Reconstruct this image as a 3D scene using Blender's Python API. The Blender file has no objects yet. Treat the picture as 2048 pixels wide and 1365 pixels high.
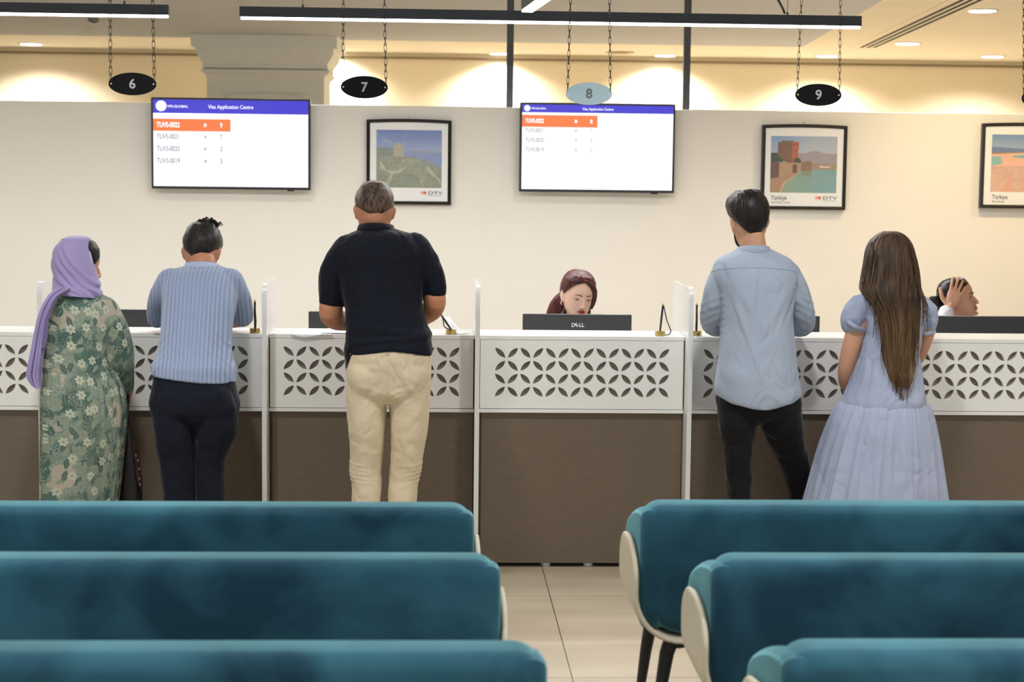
import bpy, bmesh, math, random
import numpy as np
from mathutils import Vector, Matrix, noise

SC = bpy.context.scene
COL = SC.collection

# ------------------------------------------------------------------ camera
IMG_W, IMG_H, FPX = 2048.0, 1365.0, 3500.0
CAM_Z = 1.76
VPX, VPY, ROLL = 870.0, 348.0, 0.0115
_Yc = Vector((VPX - IMG_W / 2, -(VPY - IMG_H / 2), FPX)).normalized()
_h = Vector((1.0, -ROLL, 0.0))
_Zc = _Yc.cross(_h).normalized()
if _Zc.y < 0:
    _Zc = -_Zc
_Xc = _Zc.cross(_Yc).normalized()
if _Xc.x < 0:
    _Xc = -_Xc
_R = Matrix(((_Xc.x, _Xc.y, -_Xc.z), (_Yc.x, _Yc.y, -_Yc.z), (_Zc.x, _Zc.y, -_Zc.z)))
cam_data = bpy.data.cameras.new('camera')
cam_data.sensor_fit = 'HORIZONTAL'
cam_data.sensor_width = 36.0
cam_data.lens = FPX / IMG_W * 36.0
cam_data.clip_start = 0.05
cam_data.clip_end = 200
cam_data.dof.use_dof = True
cam_data.dof.focus_distance = 8.0
cam_data.dof.aperture_fstop = 4.5
camera = bpy.data.objects.new('camera', cam_data)
COL.objects.link(camera)
camera.matrix_world = Matrix.Translation((0, 0, CAM_Z)) @ _R.to_4x4()
SC.camera = camera

SC.view_settings.view_transform = 'Standard'
SC.view_settings.look = 'None'
SC.view_settings.exposure = 0.0
SC.view_settings.gamma = 1.0
SC.view_settings.use_curve_mapping = False


def ray(px, py):
    return _R @ Vector((px - IMG_W / 2, -(py - IMG_H / 2), -FPX))


def at(px, py, Y):
    """the point of the photograph's pixel on the upright plane at distance Y"""
    d = ray(px, py)
    return Vector((d.x * Y / d.y, Y, CAM_Z + d.z * Y / d.y))


def at_z(px, py, z):
    """the same on the level plane at height z"""
    d = ray(px, py)
    t = (z - CAM_Z) / d.z
    return Vector((d.x * t, d.y * t, z))


# ------------------------------------------------------------------ world: the hall goes on, evenly lit, behind the camera
world = bpy.data.worlds.new('hall_daylight')
SC.world = world
world.use_nodes = True
world.node_tree.nodes['Background'].inputs[0].default_value = (0.92, 0.96, 1.0, 1)
world.node_tree.nodes['Background'].inputs[1].default_value = 1.06


def spot(name, loc, energy, color, size=110, blend=0.8, radius=0.07, target=None):
    l = bpy.data.lights.new(name, 'SPOT')
    l.energy, l.color, l.spot_size, l.spot_blend, l.shadow_soft_size = energy, color, math.radians(size), blend, radius
    o = bpy.data.objects.new(name, l)
    COL.objects.link(o)
    o.location = loc
    if target is not None:
        o.rotation_euler = (Vector(target) - Vector(loc)).to_track_quat('-Z', 'Y').to_euler()
    return o


# ------------------------------------------------------------------ helpers
def srgb(r, g, b):
    def f(c):
        c /= 255.0
        return c / 12.92 if c <= 0.04045 else ((c + 0.055) / 1.055) ** 2.4
    return (f(r), f(g), f(b), 1.0)


MATS = {}


def mat(name, col, rough=0.5, metal=0.0, spec=0.5, var=0.0, vscale=8.0, bump=0.0, bscale=80.0, sheen=0.0,
        emit=None, estr=0.0, coat=0.0, alpha=1.0, stretch=(1, 1, 1), col2=None, sss=0.0, detail=4.0):
    """procedural material: noise-varied base colour and noise bump"""
    if name in MATS:
        return MATS[name]
    m = bpy.data.materials.new(name)
    m.use_nodes = True
    nt = m.node_tree
    b = nt.nodes['Principled BSDF']
    b.inputs['Base Color'].default_value = col
    b.inputs['Roughness'].default_value = rough
    b.inputs['Metallic'].default_value = metal
    b.inputs['Specular IOR Level'].default_value = spec
    b.inputs['Coat Weight'].default_value = coat
    b.inputs['Alpha'].default_value = alpha
    if sheen:
        b.inputs['Sheen Weight'].default_value = sheen
        b.inputs['Sheen Roughness'].default_value = 0.35
    if sss:
        b.inputs['Subsurface Weight'].default_value = sss
        b.inputs['Subsurface Radius'].default_value = (0.012, 0.005, 0.003)
        b.inputs['Subsurface Scale'].default_value = 1.0
    if emit is not None:
        b.inputs['Emission Color'].default_value = emit
        b.inputs['Emission Strength'].default_value = estr
    if var or bump or col2:
        tc = nt.nodes.new('ShaderNodeTexCoord')
        mp = nt.nodes.new('ShaderNodeMapping')
        mp.inputs['Scale'].default_value = stretch
        nt.links.new(tc.outputs['Object'], mp.inputs['Vector'])
    if var or col2:
        n = nt.nodes.new('ShaderNodeTexNoise')
        n.inputs['Scale'].default_value = vscale
        n.inputs['Detail'].default_value = detail
        nt.links.new(mp.outputs[0], n.inputs['Vector'])
        r = nt.nodes.new('ShaderNodeValToRGB')
        c1 = col2 if col2 else tuple(c * (1 - var) for c in col[:3]) + (1,)
        c2 = col if col2 else tuple(min(1, c * (1 + var)) for c in col[:3]) + (1,)
        r.color_ramp.elements[0].color = c1
        r.color_ramp.elements[1].color = c2
        r.color_ramp.elements[0].position = 0.35
        r.color_ramp.elements[1].position = 0.65
        nt.links.new(n.outputs['Fac'], r.inputs[0])
        nt.links.new(r.outputs[0], b.inputs['Base Color'])
    if bump:
        n2 = nt.nodes.new('ShaderNodeTexNoise')
        n2.inputs['Scale'].default_value = bscale
        n2.inputs['Detail'].default_value = 3
        nt.links.new(mp.outputs[0], n2.inputs['Vector'])
        bp = nt.nodes.new('ShaderNodeBump')
        bp.inputs['Strength'].default_value = bump
        bp.inputs['Distance'].default_value = 0.01
        nt.links.new(n2.outputs['Fac'], bp.inputs['Height'])
        nt.links.new(bp.outputs[0], b.inputs['Normal'])
    MATS[name] = m
    return m


def thing(name, label, cat, loc, group=None):
    o = bpy.data.objects.new(name, None)
    o.empty_display_size = 0.1
    COL.objects.link(o)
    o.location = loc
    o['label'] = label
    o['category'] = cat
    if group:
        o['group'] = group
    return o


def tag(o, label, cat, group=None):
    o['label'] = label
    o['category'] = cat
    if group:
        o['group'] = group
    return o


def world_loc(o):
    v = Vector(o.location)
    while o.parent:
        o = o.parent
        v += Vector(o.location)
    return v


def link(name, me, m, parent=None, smooth=False, loc=None):
    """world-space mesh -> object with its origin at loc (default: a child sits at its parent's origin)"""
    if isinstance(m, (list, tuple)):
        for x in m:
            me.materials.append(x)
    elif m:
        me.materials.append(m)
    o = bpy.data.objects.new(name, me)
    COL.objects.link(o)
    base = Vector((0, 0, 0))
    if parent:
        o.parent = parent
        base = world_loc(parent)
    elif loc is not None:
        base = Vector(loc)
        o.location = base
    if base.length:
        me.transform(Matrix.Translation(-base))
    if smooth:
        me.polygons.foreach_set('use_smooth', [True] * len(me.polygons))
    me.update()
    return o


def obj(name, bm, m, parent=None, smooth=False, loc=None, recalc=True):
    if recalc:
        bmesh.ops.recalc_face_normals(bm, faces=bm.faces)
    me = bpy.data.meshes.new(name)
    bm.to_mesh(me)
    bm.free()
    return link(name, me, m, parent, smooth, loc)


def struct(name, bm, m, smooth=False):
    o = obj(name, bm, m, None, smooth)
    o['kind'] = 'structure'
    return o


def box(bm, x0, x1, y0, y1, z0, z1, bev=0.0, seg=2):
    r = bmesh.ops.create_cube(bm, size=1.0)
    vs = r['verts']
    for v in vs:
        v.co = Vector(((x0 + x1) / 2 + v.co.x * (x1 - x0), (y0 + y1) / 2 + v.co.y * (y1 - y0), (z0 + z1) / 2 + v.co.z * (z1 - z0)))
    if bev:
        es = list({e for v in vs for e in v.link_edges})
        bmesh.ops.bevel(bm, geom=es, offset=bev, segments=seg, profile=0.5, affect='EDGES')
    return bm


def nb():
    return bmesh.new()


def loft(bm, rings, cap=True, closed=True):
    """rings: lists of Vectors, same count"""
    vr = [[bm.verts.new(p) for p in r] for r in rings]
    n = len(vr[0])
    for a, b in zip(vr[:-1], vr[1:]):
        for i in range(n if closed else n - 1):
            j = (i + 1) % n
            bm.faces.new((a[i], a[j], b[j], b[i]))
    if cap:
        bm.faces.new(vr[0][::-1])
        bm.faces.new(vr[-1])
    return vr


def prism(bm, pts, axis, a, b):
    """closed 2-D outline pushed along an axis from a to b: pts are (u, v) in the other two axes"""
    def mk(u, v, w):
        return {'x': Vector((w, u, v)), 'y': Vector((u, w, v)), 'z': Vector((u, v, w))}[axis]
    loft(bm, [[mk(u, v, a) for u, v in pts], [mk(u, v, b) for u, v in pts]])


def catmull(P, n):
    """smooth interpolation of rows (any number of columns), n steps a span"""
    P = np.array(P, float)
    out = []
    for i in range(len(P) - 1):
        p0 = P[max(i - 1, 0)]
        p1, p2 = P[i], P[i + 1]
        p3 = P[min(i + 2, len(P) - 1)]
        for k in range(n):
            t = k / n
            out.append(0.5 * (2 * p1 + (p2 - p0) * t + (2 * p0 - 5 * p1 + 4 * p2 - p3) * t * t + (3 * p1 - p0 - 3 * p2 + p3) * t ** 3))
    out.append(P[-1])
    return np.array(out)


def tube(bm, pts, radii, n=12, smooth=4, squash=1.0, ends=True):
    """round tapering tube through pts with domed ends"""
    if not hasattr(radii, '__len__'):
        radii = [radii] * len(pts)
    D = [tuple(p) + (r,) for p, r in zip(pts, radii)]
    D = catmull(D, smooth) if smooth > 1 and len(D) > 1 else np.array(D, float)
    P = [Vector(d[:3]) for d in D]
    R = [max(d[3], 1e-4) for d in D]
    t0 = (P[1] - P[0]).normalized()
    up = Vector((0, 0, 1)) if abs(t0.z) < 0.9 else Vector((1, 0, 0))
    u = t0.cross(up).normalized()
    rings = []

    def ring(c, u, w, r):
        return [c + u * (math.cos(2 * math.pi * k / n) * r) + w * (math.sin(2 * math.pi * k / n) * r * squash) for k in range(n)]
    for i, p in enumerate(P):
        t = (P[min(i + 1, len(P) - 1)] - P[max(i - 1, 0)]).normalized()
        u = (u - t * u.dot(t)).normalized()
        w = t.cross(u)
        if i == 0 and ends:
            for a in (75, 50, 25):
                a = math.radians(a)
                rings.append(ring(p - t * R[0] * math.sin(a), u, w, R[0] * math.cos(a)))
        rings.append(ring(p, u, w, R[i]))
        if i == len(P) - 1 and ends:
            for a in (25, 50, 75):
                a = math.radians(a)
                rings.append(ring(p + t * R[-1] * math.sin(a), u, w, R[-1] * math.cos(a)))
    loft(bm, rings)


def ellipsoid(bm, c, r, rot=None, u=24, v=16):
    M = Matrix.Translation(c) @ (rot.to_4x4() if rot is not None else Matrix.Identity(4)) @ Matrix.Diagonal((r[0], r[1], r[2], 1))
    bmesh.ops.create_uvsphere(bm, u_segments=u, v_segments=v, radius=1.0, matrix=M)


def cyl(bm, c, r, h, n=32, r2=None):
    bmesh.ops.create_cone(bm, cap_ends=True, segments=n, radius1=r, radius2=r if r2 is None else r2, depth=h, matrix=Matrix.Translation(c))


def eval_mesh(o):
    dg = bpy.context.evaluated_depsgraph_get()
    me = bpy.data.meshes.new_from_object(o.evaluated_get(dg))
    d = o.data
    bpy.data.objects.remove(o)
    if isinstance(d, bpy.types.Mesh):
        bpy.data.meshes.remove(d)
    else:
        bpy.data.curves.remove(d)
    return me


def text(name, body, px, py, Y, hpx, m, parent, align='LEFT', sx=1.0, bold=0.0, depth=0.002, face=-1):
    """lettering standing upright on plane Y; cap height hpx photo pixels, baseline-left (or centre) at px,py"""
    c = bpy.data.curves.new(name, 'FONT')
    c.body = body
    c.align_x = align
    c.size = 1.0
    c.offset = bold
    o = bpy.data.objects.new(name, c)
    COL.objects.link(o)
    me = eval_mesh(o)
    s = (at(px, py, Y) - at(px, py + hpx, Y)).length / 0.69
    p = at(px, py, Y)
    n = len(me.vertices)
    a = np.empty(n * 3)
    me.vertices.foreach_get('co', a)
    a = a.reshape(-1, 3)
    w = np.stack([p.x + a[:, 0] * s * sx, np.full(n, Y - depth), p.z + a[:, 1] * s], 1)
    me.vertices.foreach_set('co', w.ravel())
    me.materials.clear()
    return link(name, me, m, parent)
# ------------------------------------------------------------------ materials of the room
M_wall = mat('partition_paint', srgb(234, 230, 222), 0.75, var=0.01, vscale=2, bump=0.02, bscale=200)
M_farwall = mat('far_wall_paint', srgb(246, 236, 212), 0.75, var=0.01, vscale=2)
M_ceil = mat('ceiling_paint', srgb(246, 238, 220), 0.8, var=0.01, vscale=2)
M_soffit = mat('soffit_dimmed', srgb(204, 208, 214), 0.85, var=0.01, vscale=2)  # the soffit's weaker light is put into this grey
M_stone = mat('capital_plaster', srgb(238, 240, 236), 0.8, var=0.02, vscale=6)
M_white = mat('white_laminate', srgb(240, 240, 236), 0.35, var=0.01, vscale=5, spec=0.4)
M_whited = mat('white_edge', srgb(240, 240, 237), 0.25)
M_brown = mat('taupe_laminate', srgb(112, 99, 84), 0.45, var=0.05, vscale=30, stretch=(0.6, 1, 4), spec=0.35)
M_back = mat('dark_backing', srgb(128, 120, 108), 0.8, var=0.05)
M_black = mat('black_metal', srgb(28, 30, 33), 0.4, metal=0.2, var=0.1)
M_blackpl = mat('black_plastic', srgb(24, 24, 27), 0.35, var=0.08, vscale=30)
M_monitor = mat('monitor_plastic', srgb(40, 41, 43), 0.38, var=0.05, vscale=12)
M_steel = mat('dark_steel_post', srgb(88, 88, 90), 0.35, metal=0.6, var=0.25, vscale=6, stretch=(1, 1, 0.3))
M_led = mat('led_diffuser', (1, 1, 1, 1), 0.5, emit=(1.0, 0.98, 0.95, 1), estr=6.0)
M_down = mat('downlight_lens', (1, 1, 1, 1), 0.5, emit=(1.0, 0.95, 0.85, 1), estr=5.0)
M_gold = mat('brass', srgb(200, 175, 105), 0.28, metal=0.85, var=0.05)
M_paper = mat('paper', srgb(240, 240, 242), 0.7, var=0.01)
M_grey = mat('grey_number', srgb(196, 197, 198), 0.5)
M_dark = mat('vent_slot', srgb(28, 26, 24), 0.8)


def tile_material():
    m = bpy.data.materials.new('stone_floor_tile')
    m.use_nodes = True
    nt = m.node_tree
    L = nt.links.new
    b = nt.nodes['Principled BSDF']
    tc = nt.nodes.new('ShaderNodeTexCoord')
    mp = nt.nodes.new('ShaderNodeMapping')
    mp.inputs['Location'].default_value = (-0.495 + 1.2, -7.2 + 7.2, 0)
    L(tc.outputs['Object'], mp.inputs[0])
    br = nt.nodes.new('ShaderNodeTexBrick')
    br.offset = 0.0
    br.inputs['Scale'].default_value = 1.0
    br.inputs['Brick Width'].default_value = 1.2
    br.inputs['Row Height'].default_value = 1.2
    br.inputs['Mortar Size'].default_value = 0.0025
    br.inputs['Mortar Smooth'].default_value = 0.2
    br.inputs['Mortar'].default_value = srgb(96, 86, 72)
    L(mp.outputs[0], br.inputs['Vector'])
    n = nt.nodes.new('ShaderNodeTexNoise')
    n.inputs['Scale'].default_value = 1.6
    n.inputs['Detail'].default_value = 8
    mp2 = nt.nodes.new('ShaderNodeMapping')
    mp2.inputs['Scale'].default_value = (0.8, 3.0, 1)
    L(tc.outputs['Object'], mp2.inputs[0])
    L(mp2.outputs[0], n.inputs['Vector'])
    r = nt.nodes.new('ShaderNodeValToRGB')
    r.color_ramp.elements[0].position = 0.35
    r.color_ramp.elements[1].position = 0.7
    r.color_ramp.elements[0].color = srgb(170, 156, 134)
    r.color_ramp.elements[1].color = srgb(190, 177, 155)
    L(n.outputs['Fac'], r.inputs[0])
    L(r.outputs[0], br.inputs['Color1'])
    L(r.outputs[0], br.inputs['Color2'])
    L(br.outputs['Color'], b.inputs['Base Color'])
    b.inputs['Roughness'].default_value = 0.38
    b.inputs['Specular IOR Level'].default_value = 0.4
    return m


# ------------------------------------------------------------------ the room
Y_FRONT = 7.72       # counter front
Y_WALL = 12.5        # white partition wall behind the counter
Z_CEIL = 3.15
Z_SOF = 3.10
Y_FAR = 20.5

struct('floor', box(nb(), -9, 10, -2.5, 22, -0.12, 0.0), tile_material())
zt = at(900, 213, Y_WALL).z
struct('wall_partition', box(nb(), -9, 9.5, Y_WALL, Y_WALL + 0.12, 0, zt, 0.004, 1), M_wall)
struct('wall_far', box(nb(), -9, 10, Y_FAR, Y_FAR + 0.15, 0, Z_CEIL), M_farwall)
struct('wall_left', box(nb(), -9.15, -9, 3.0, 22, 0, Z_CEIL), M_farwall)
struct('wall_right', box(nb(), 10, 10.15, 3.0, 22, 0, Z_CEIL), M_farwall)
struct('ceiling', box(nb(), -9, 10, -2.5, 22, Z_CEIL, Z_CEIL + 0.1), M_ceil)
# dropped soffit over the hall: its far edge and its right edge show
A = at_z(1605, 94, Z_SOF)
B = at_z(1766, 0, Z_SOF)
Lf = at_z(0, 69, Z_SOF)
d = (B - A)
B2 = A + d * ((-2.4 - A.y) / d.y)
dl = (Lf - A)
L2 = A + dl * ((-8.9 - A.x) / dl.x)
bm = nb()
prism(bm, [(A.x, A.y), (B2.x, B2.y), (-8.9, -2.4), (L2.x, L2.y)], 'z', Z_SOF, Z_CEIL - 0.001)
struct('ceiling_soffit', bm, M_soffit)
# moulding where the far wall meets the ceiling, its shadow line painted in
bm = nb()
box(bm, -9, 10, Y_FAR - 0.03, Y_FAR, Z_CEIL - 0.07, Z_CEIL - 0.045)
struct('trim_1', bm, mat('moulding_shadow', srgb(150, 135, 110), 0.8))

# column with a stepped classical capital
cx = at(542, 120, 18.2).x
YC = 18.2
k = YC / 3500
bm = nb()
prof = []
for py, hw in ((86, 138), (100, 137), (101, 130), (112, 129), (122, 124), (132, 117), (134, 118), (140, 119), (141, 113), (144, 121), (149, 121), (154, 113), (160, 111)):
    prof.append((at(542, py - 2, YC - 0.5).z, hw * k))
prof[0] = (Z_SOF - 0.001, prof[0][1])
prof.append((0.0, 111 * k))
rings = []
for z, h in prof:
    rings.append([Vector((cx - h, YC - 0.6 - (h - 111 * k), z)), Vector((cx + h, YC - 0.6 - (h - 111 * k), z)), Vector((cx + h, YC + 0.5, z)), Vector((cx - h, YC + 0.5, z))])
loft(bm, rings)
column = obj('stone_column', bm, M_stone, loc=(cx, YC, 0))
tag(column, 'pale square column with a stepped moulded capital rising behind the left screen', 'column')
# shallow recessed field of the shaft
bm = nb()
zt2 = at(542, 187, YC - 0.65).z
for x0, x1, z0, z1 in ((-0.37, 0.37, zt2 - 0.02, zt2), (-0.37, -0.35, 0.3, zt2), (0.35, 0.37, 0.3, zt2)):
    box(bm, cx + x0, cx + x1, YC - 0.63, YC - 0.6, z0, z1, 0.006, 1)
obj('panel_moulding', bm, M_stone, column)

# steel posts standing on the partition
for px, lab in ((1019.5, 'dark steel post rising from the partition left of the right screen'), (1372.5, 'dark steel post rising from the partition right of the right screen')):
    c = at(px, 180, Y_WALL + 0.05)
    bm = nb()
    box(bm, c.x - 0.024, c.x + 0.024, Y_WALL + 0.03, Y_WALL + 0.08, zt + 0.001, Z_SOF - 0.001, 0.004, 1)
    box(bm, c.x - 0.008, c.x + 0.008, Y_WALL + 0.026, Y_WALL + 0.03, zt + 0.001, Z_SOF - 0.001)
    o = obj('steel_post', bm, M_steel, loc=(c.x, Y_WALL + 0.05, zt))
    tag(o, lab, 'post', 'steel posts on the partition')

# ------------------------------------------------------------------ downlights
WARM = (1.0, 0.93, 0.82)


def downlight(px, py, lab, e, r=0.12, z=Z_CEIL, color=WARM, size=150, tgt=None):
    c = at_z(px, py, z) if py is not None else Vector(px)
    t = thing('ceiling_downlight', lab, 'downlight', (c.x, c.y, z), 'round downlights in the ceiling')
    bm = nb()
    bmesh.ops.create_cone(bm, cap_ends=True, segments=40, radius1=r * 1.15, radius2=r * 1.18, depth=0.008, matrix=Matrix.Translation((c.x, c.y, z - 0.005)))
    obj('trim_ring', bm, M_whited, t, True)
    bm = nb()
    bmesh.ops.create_cone(bm, cap_ends=True, segments=40, radius1=r * 0.95, radius2=r, depth=0.006, matrix=Matrix.Translation((c.x, c.y, z - 0.0125)))
    obj('lens', bm, M_down, t, True)
    s = spot('downlight_lamp', (c.x, c.y, z - 0.03), e, color, size, 1.0, 0.09, tgt and (c.x + tgt[0], c.y + tgt[1], z - 1))
    s.parent = t
    s.location = (0, 0, -0.03)
    return c


EF = 470
downlight(62, 87, 'round downlight over the far wall at the left edge', EF)
downlight(1000, 106, 'round downlight half hidden behind the left steel post', EF)
downlight(1330, 110, 'round downlight between the two steel posts', EF)
downlight(1655, 111, 'round downlight by the far wall above the number nine sign', EF)
downlight(1985, 112, 'round downlight by the far wall at the far right', EF)
downlight(1815, 86, 'round downlight beside the air vent slots', EF * 0.9)
downlight(1965, 20, 'large round downlight at the top right corner', EF * 0.9, r=0.11)
downlight(668, 102, 'round downlight hidden behind the column capital', EF)
c = at_z(1240, 104, Z_CEIL)
bm = nb()
cyl(bm, (c.x, c.y, Z_CEIL - 0.006), 0.16, 0.01, 32)
cyl(bm, (c.x, c.y, Z_CEIL - 0.015), 0.10, 0.012, 32)
tag(obj('ceiling_grille', bm, mat('grille_beige', srgb(190, 176, 150), 0.7), loc=(c.x, c.y, Z_CEIL)), 'unlit round beige grille in the ceiling between the posts', 'vent')

# warm rows over the staff side, at the right
for i, (x, y) in enumerate(((3.65, 11.6), (5.2, 11.6))):
    downlight((x, y, Z_CEIL), None, 'round downlight over the staff side, out of the picture', 155, color=(1.0, 0.76, 0.42), z=Z_CEIL if x > 3.5 else Z_CEIL)

# air vent slots in the ceiling, running towards the viewer
vt = [at_z(1709, 97, Z_CEIL - 0.01), at_z(1755, 97, Z_CEIL - 0.01)]
dirv = at_z(1945, 0, Z_CEIL - 0.01) - at_z(1735, 96, Z_CEIL - 0.01)
dirv = dirv * (14.0 / abs(dirv.y) if abs(dirv.y) > 0 else 1)
dn = dirv.normalized()
t = thing('linear_air_vent', 'long air vent with three black slots in the right ceiling', 'vent', (vt[0].x, vt[0].y, Z_CEIL))


def strip(bm, p, wd, z0, z1, ln):
    q = p + dn * ln
    side = Vector((dn.y, -dn.x, 0)) * (-1 if Vector((dn.y, -dn.x, 0)).x < 0 else 1)
    pts = [(p.x - side.x * wd / 2, p.y - side.y * wd / 2), (p.x + side.x * wd / 2, p.y + side.y * wd / 2), (q.x + side.x * wd / 2, q.y + side.y * wd / 2), (q.x - side.x * wd / 2, q.y - side.y * wd / 2)]
    prism(bm, pts, 'z', z0, z1)


bm = nb()
strip(bm, (at_z(1733, 95.5, Z_CEIL)), 0.34, Z_CEIL - 0.006, Z_CEIL - 0.0005, 7.0)
obj('vent_frame', bm, M_ceil, t)
for px in (1722, 1735, 1748):
    bm = nb()
    strip(bm, at_z(px, 95.5, Z_CEIL - 0.008), 0.032, Z_CEIL - 0.009, Z_CEIL - 0.0062, 6.9)
    obj('slot', bm, M_dark, t)
bm = nb()
strip(bm, at_z(1714, 94.5, Z_CEIL - 0.008), 0.008, Z_CEIL - 0.004, Z_CEIL - 0.0003, 6.9)
obj('seam', bm, mat('vent_seam', srgb(150, 135, 110), 0.8), t)

# dome camera under the soffit
c = at_z(188, 22, Z_SOF)
t = thing('dome_camera', 'small security dome camera on the ceiling at upper left', 'camera', (c.x, c.y, Z_SOF))
bm = nb()
cyl(bm, (c.x, c.y, Z_SOF - 0.03), 0.065, 0.058, 32)
obj('housing', bm, M_whited, t, False)
bm = nb()
ellipsoid(bm, (c.x, c.y, Z_SOF - 0.06), (0.056, 0.056, 0.05))
obj('dome', bm, mat('smoked_dome', srgb(110, 112, 112), 0.1, coat=0.8), t, True)


# ------------------------------------------------------------------ linear LED bars hung from the ceiling
def led_bar(name, p, q, lab, h=0.066, w=0.05, hang=(), power=23):
    """p, q: ends at the bottom of the bar"""
    p, q = Vector(p), Vector(q)
    c = (p + q) / 2
    t = thing(name, lab, 'light', c, 'black linear lights under the ceiling')
    u = (q - p).normalized()
    s = Vector((-u.y, u.x, 0))
    def bar(bm, z0, z1, wd, e0=0.0):
        a, b = p + u * e0, q - u * e0
        pts = [a - s * wd / 2, a + s * wd / 2, b + s * wd / 2, b - s * wd / 2]
        prism(bm, [(v.x, v.y) for v in pts], 'z', z0, z1)
    z = p.z
    bm = nb(); bar(bm, z + 0.012, z + h, w)
    obj('housing', bm, mat('bar_housing', srgb(44, 48, 54), 0.45, metal=0.1, var=0.05), t)
    bm = nb(); bar(bm, z, z + 0.012, w * 0.9, 0.006)
    obj('diffuser', bm, M_led, t)
    al = bpy.data.lights.new('strip_lamp', 'AREA')
    al.shape = 'RECTANGLE'
    al.size, al.size_y = (q - p).length, w * 0.8
    al.energy, al.color = power * (q - p).length, (0.97, 0.985, 1.0)
    ao = bpy.data.objects.new('strip_lamp', al)
    COL.objects.link(ao)
    ao.parent = t
    ao.location = (0, 0, -0.004)
    ao.rotation_euler = (0, 0, math.atan2(u.y, u.x))
    for f in hang:
        v = p.lerp(q, f)
        bm = nb()
        cyl(bm, (v.x, v.y, (z + h + Z_SOF) / 2), 0.0015, Z_SOF - z - h, 8)
        cyl(bm, (v.x, v.y, z + h + 0.008), 0.006, 0.016, 12)
        obj('suspension_wire', bm, M_steel, t)
    return t


YB = 9.5
pA, qA = at(480, 42, YB), at(1721, 54, YB)
qA.z = pA.z = (pA.z + qA.z) / 2
tA = led_bar('linear_light', pA, qA, 'long black linear light spanning the middle of the ceiling', hang=(0.1, 0.88))
pL, qL = at(-560, 22, YB), at(338, 35, YB)
qL.z = pL.z = (pL.z + qL.z) / 2
led_bar('linear_light', pL, qL, 'black linear light cut off by the upper left corner', hang=(0.05, 0.9))
zc = at(1052, 25, 8.95).z
p3 = at(1054, 25, 8.95)
q3 = at_z(1090, 0, p3.z)
u3 = (q3 - p3).normalized()
q3 = p3 + u3 * 1.3
led_bar('linear_light', p3, q3, 'short end of a linear light pointing towards the viewer above the middle', hang=(0.08, 0.9), w=0.06, power=7)
# power cable of the long bar
ca, cb = at(1569, 26, YB), at(1556, -12, YB)
bm = nb()
tube(bm, [ca, at(1565, 16, YB), at(1558, 2, YB), cb, Vector((cb.x - 0.01, YB, Z_SOF))], 0.006, 8, 4)
obj('power_cable', bm, M_blackpl, tA, True)


# ------------------------------------------------------------------ hanging oval number signs
def chain(bm, a, b, pitch=0.027):
    n = max(2, int((b - a).length / pitch))
    u = (b - a).normalized()
    x = Vector((1, 0, 0)); x = (x - u * x.dot(u)).normalized()
    y = u.cross(x)
    for i in range(n):
        c = a + u * ((i + 0.5) * (b - a).length / n)
        s = x * 0.85 + y * 0.5 if i % 2 else y * 0.9 + x * 0.25
        s.normalize()
        h = (b - a).length / n * 0.66
        w = 0.0062
        pts = []
        for k in range(10):
            an = 2 * math.pi * k / 10
            cc = (h - w) * (1 if math.sin(an) > 0.01 else -1 if math.sin(an) < -0.01 else 0)
            pts.append(c + s * (w * math.cos(an)) + u * (cc + w * math.sin(an)))
        nrm = u.cross(s)
        rings = []
        for k in range(10):
            p = pts[k]
            t = (pts[(k + 1) % 10] - pts[k - 1]).normalized()
            o = t.cross(nrm)
            rings.append([p + (o * math.cos(q) + nrm * math.sin(q)) * 0.0013 for q in (0, math.pi / 2, math.pi, 1.5 * math.pi)])
        rings.append(rings[0])
        loft(bm, rings, cap=False)


def oval_sign(px, py, num, m, mnum, lab, tops, w=0.194, h=0.092):
    Y = 7.3
    c = at(px, py, Y)
    t = thing('hanging_sign', lab, 'sign', (c.x, Y, c.z), 'oval counter number signs on chains')
    bm = nb()
    pts = [(c.x + w / 2 * math.cos(2 * math.pi * k / 72), c.z + h / 2 * math.sin(2 * math.pi * k / 72)) for k in range(72)]
    prism(bm, pts, 'y', Y - 0.003, Y + 0.003)
    obj('plate', bm, m, t)
    if num:
        text('number', num, px, py + 8.8, Y, 18.5, mnum, t, 'CENTER', 1.0, 0.02, 0.0045)
    for sx, tx in ((-1, tops[0]), (1, tops[1])):
        bm = nb()
        cyl(bm, (0, 0, 0), 0.0032, 0.0004, 16)
        for v in bm.verts:
            v.co = Vector((c.x + sx * (w / 2 - 0.011) + v.co.x, Y - 0.0036 + v.co.z, c.z + v.co.y))
        obj('eyelet', bm, M_whited, t)
        a = Vector((c.x + sx * (w / 2 - 0.008), Y, c.z + 0.012))
        b = at(tx, 0, Y)
        u = b - a
        b = a + u * ((Z_SOF - 0.002 - a.z) / u.z)
        bm = nb()
        chain(bm, a, b)
        obj('chain', bm, M_black, t, False, recalc=False)
    return t


M_sign = mat('sign_black', srgb(8, 8, 9), 0.55, spec=0.2)
M_sign8 = mat('sign_reflection_blue', srgb(192, 220, 230), 0.35, var=0.03, vscale=14)  # bright reflection on the plate, painted as its base colour
oval_sign(265, 168, '6', M_sign, M_grey, 'black oval hanging sign with the number 6', (220, 305))
oval_sign(728.5, 174.5, '7', M_sign, M_grey, 'black oval hanging sign with the number 7', (687, 769))
oval_sign(1178, 187.5, '8', M_sign8, mat('number_grey8', srgb(112, 118, 120), 0.5), 'oval hanging sign with the number 8, its bright reflection painted pale blue', (1141, 1219))
oval_sign(1636.5, 190, '9', M_sign, M_grey, 'black oval hanging sign with the number 9', (1603, 1681))
oval_sign(2089, 197, '', M_sign, M_grey, 'black oval hanging sign cut off by the right edge', (2047, 2131))


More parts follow.
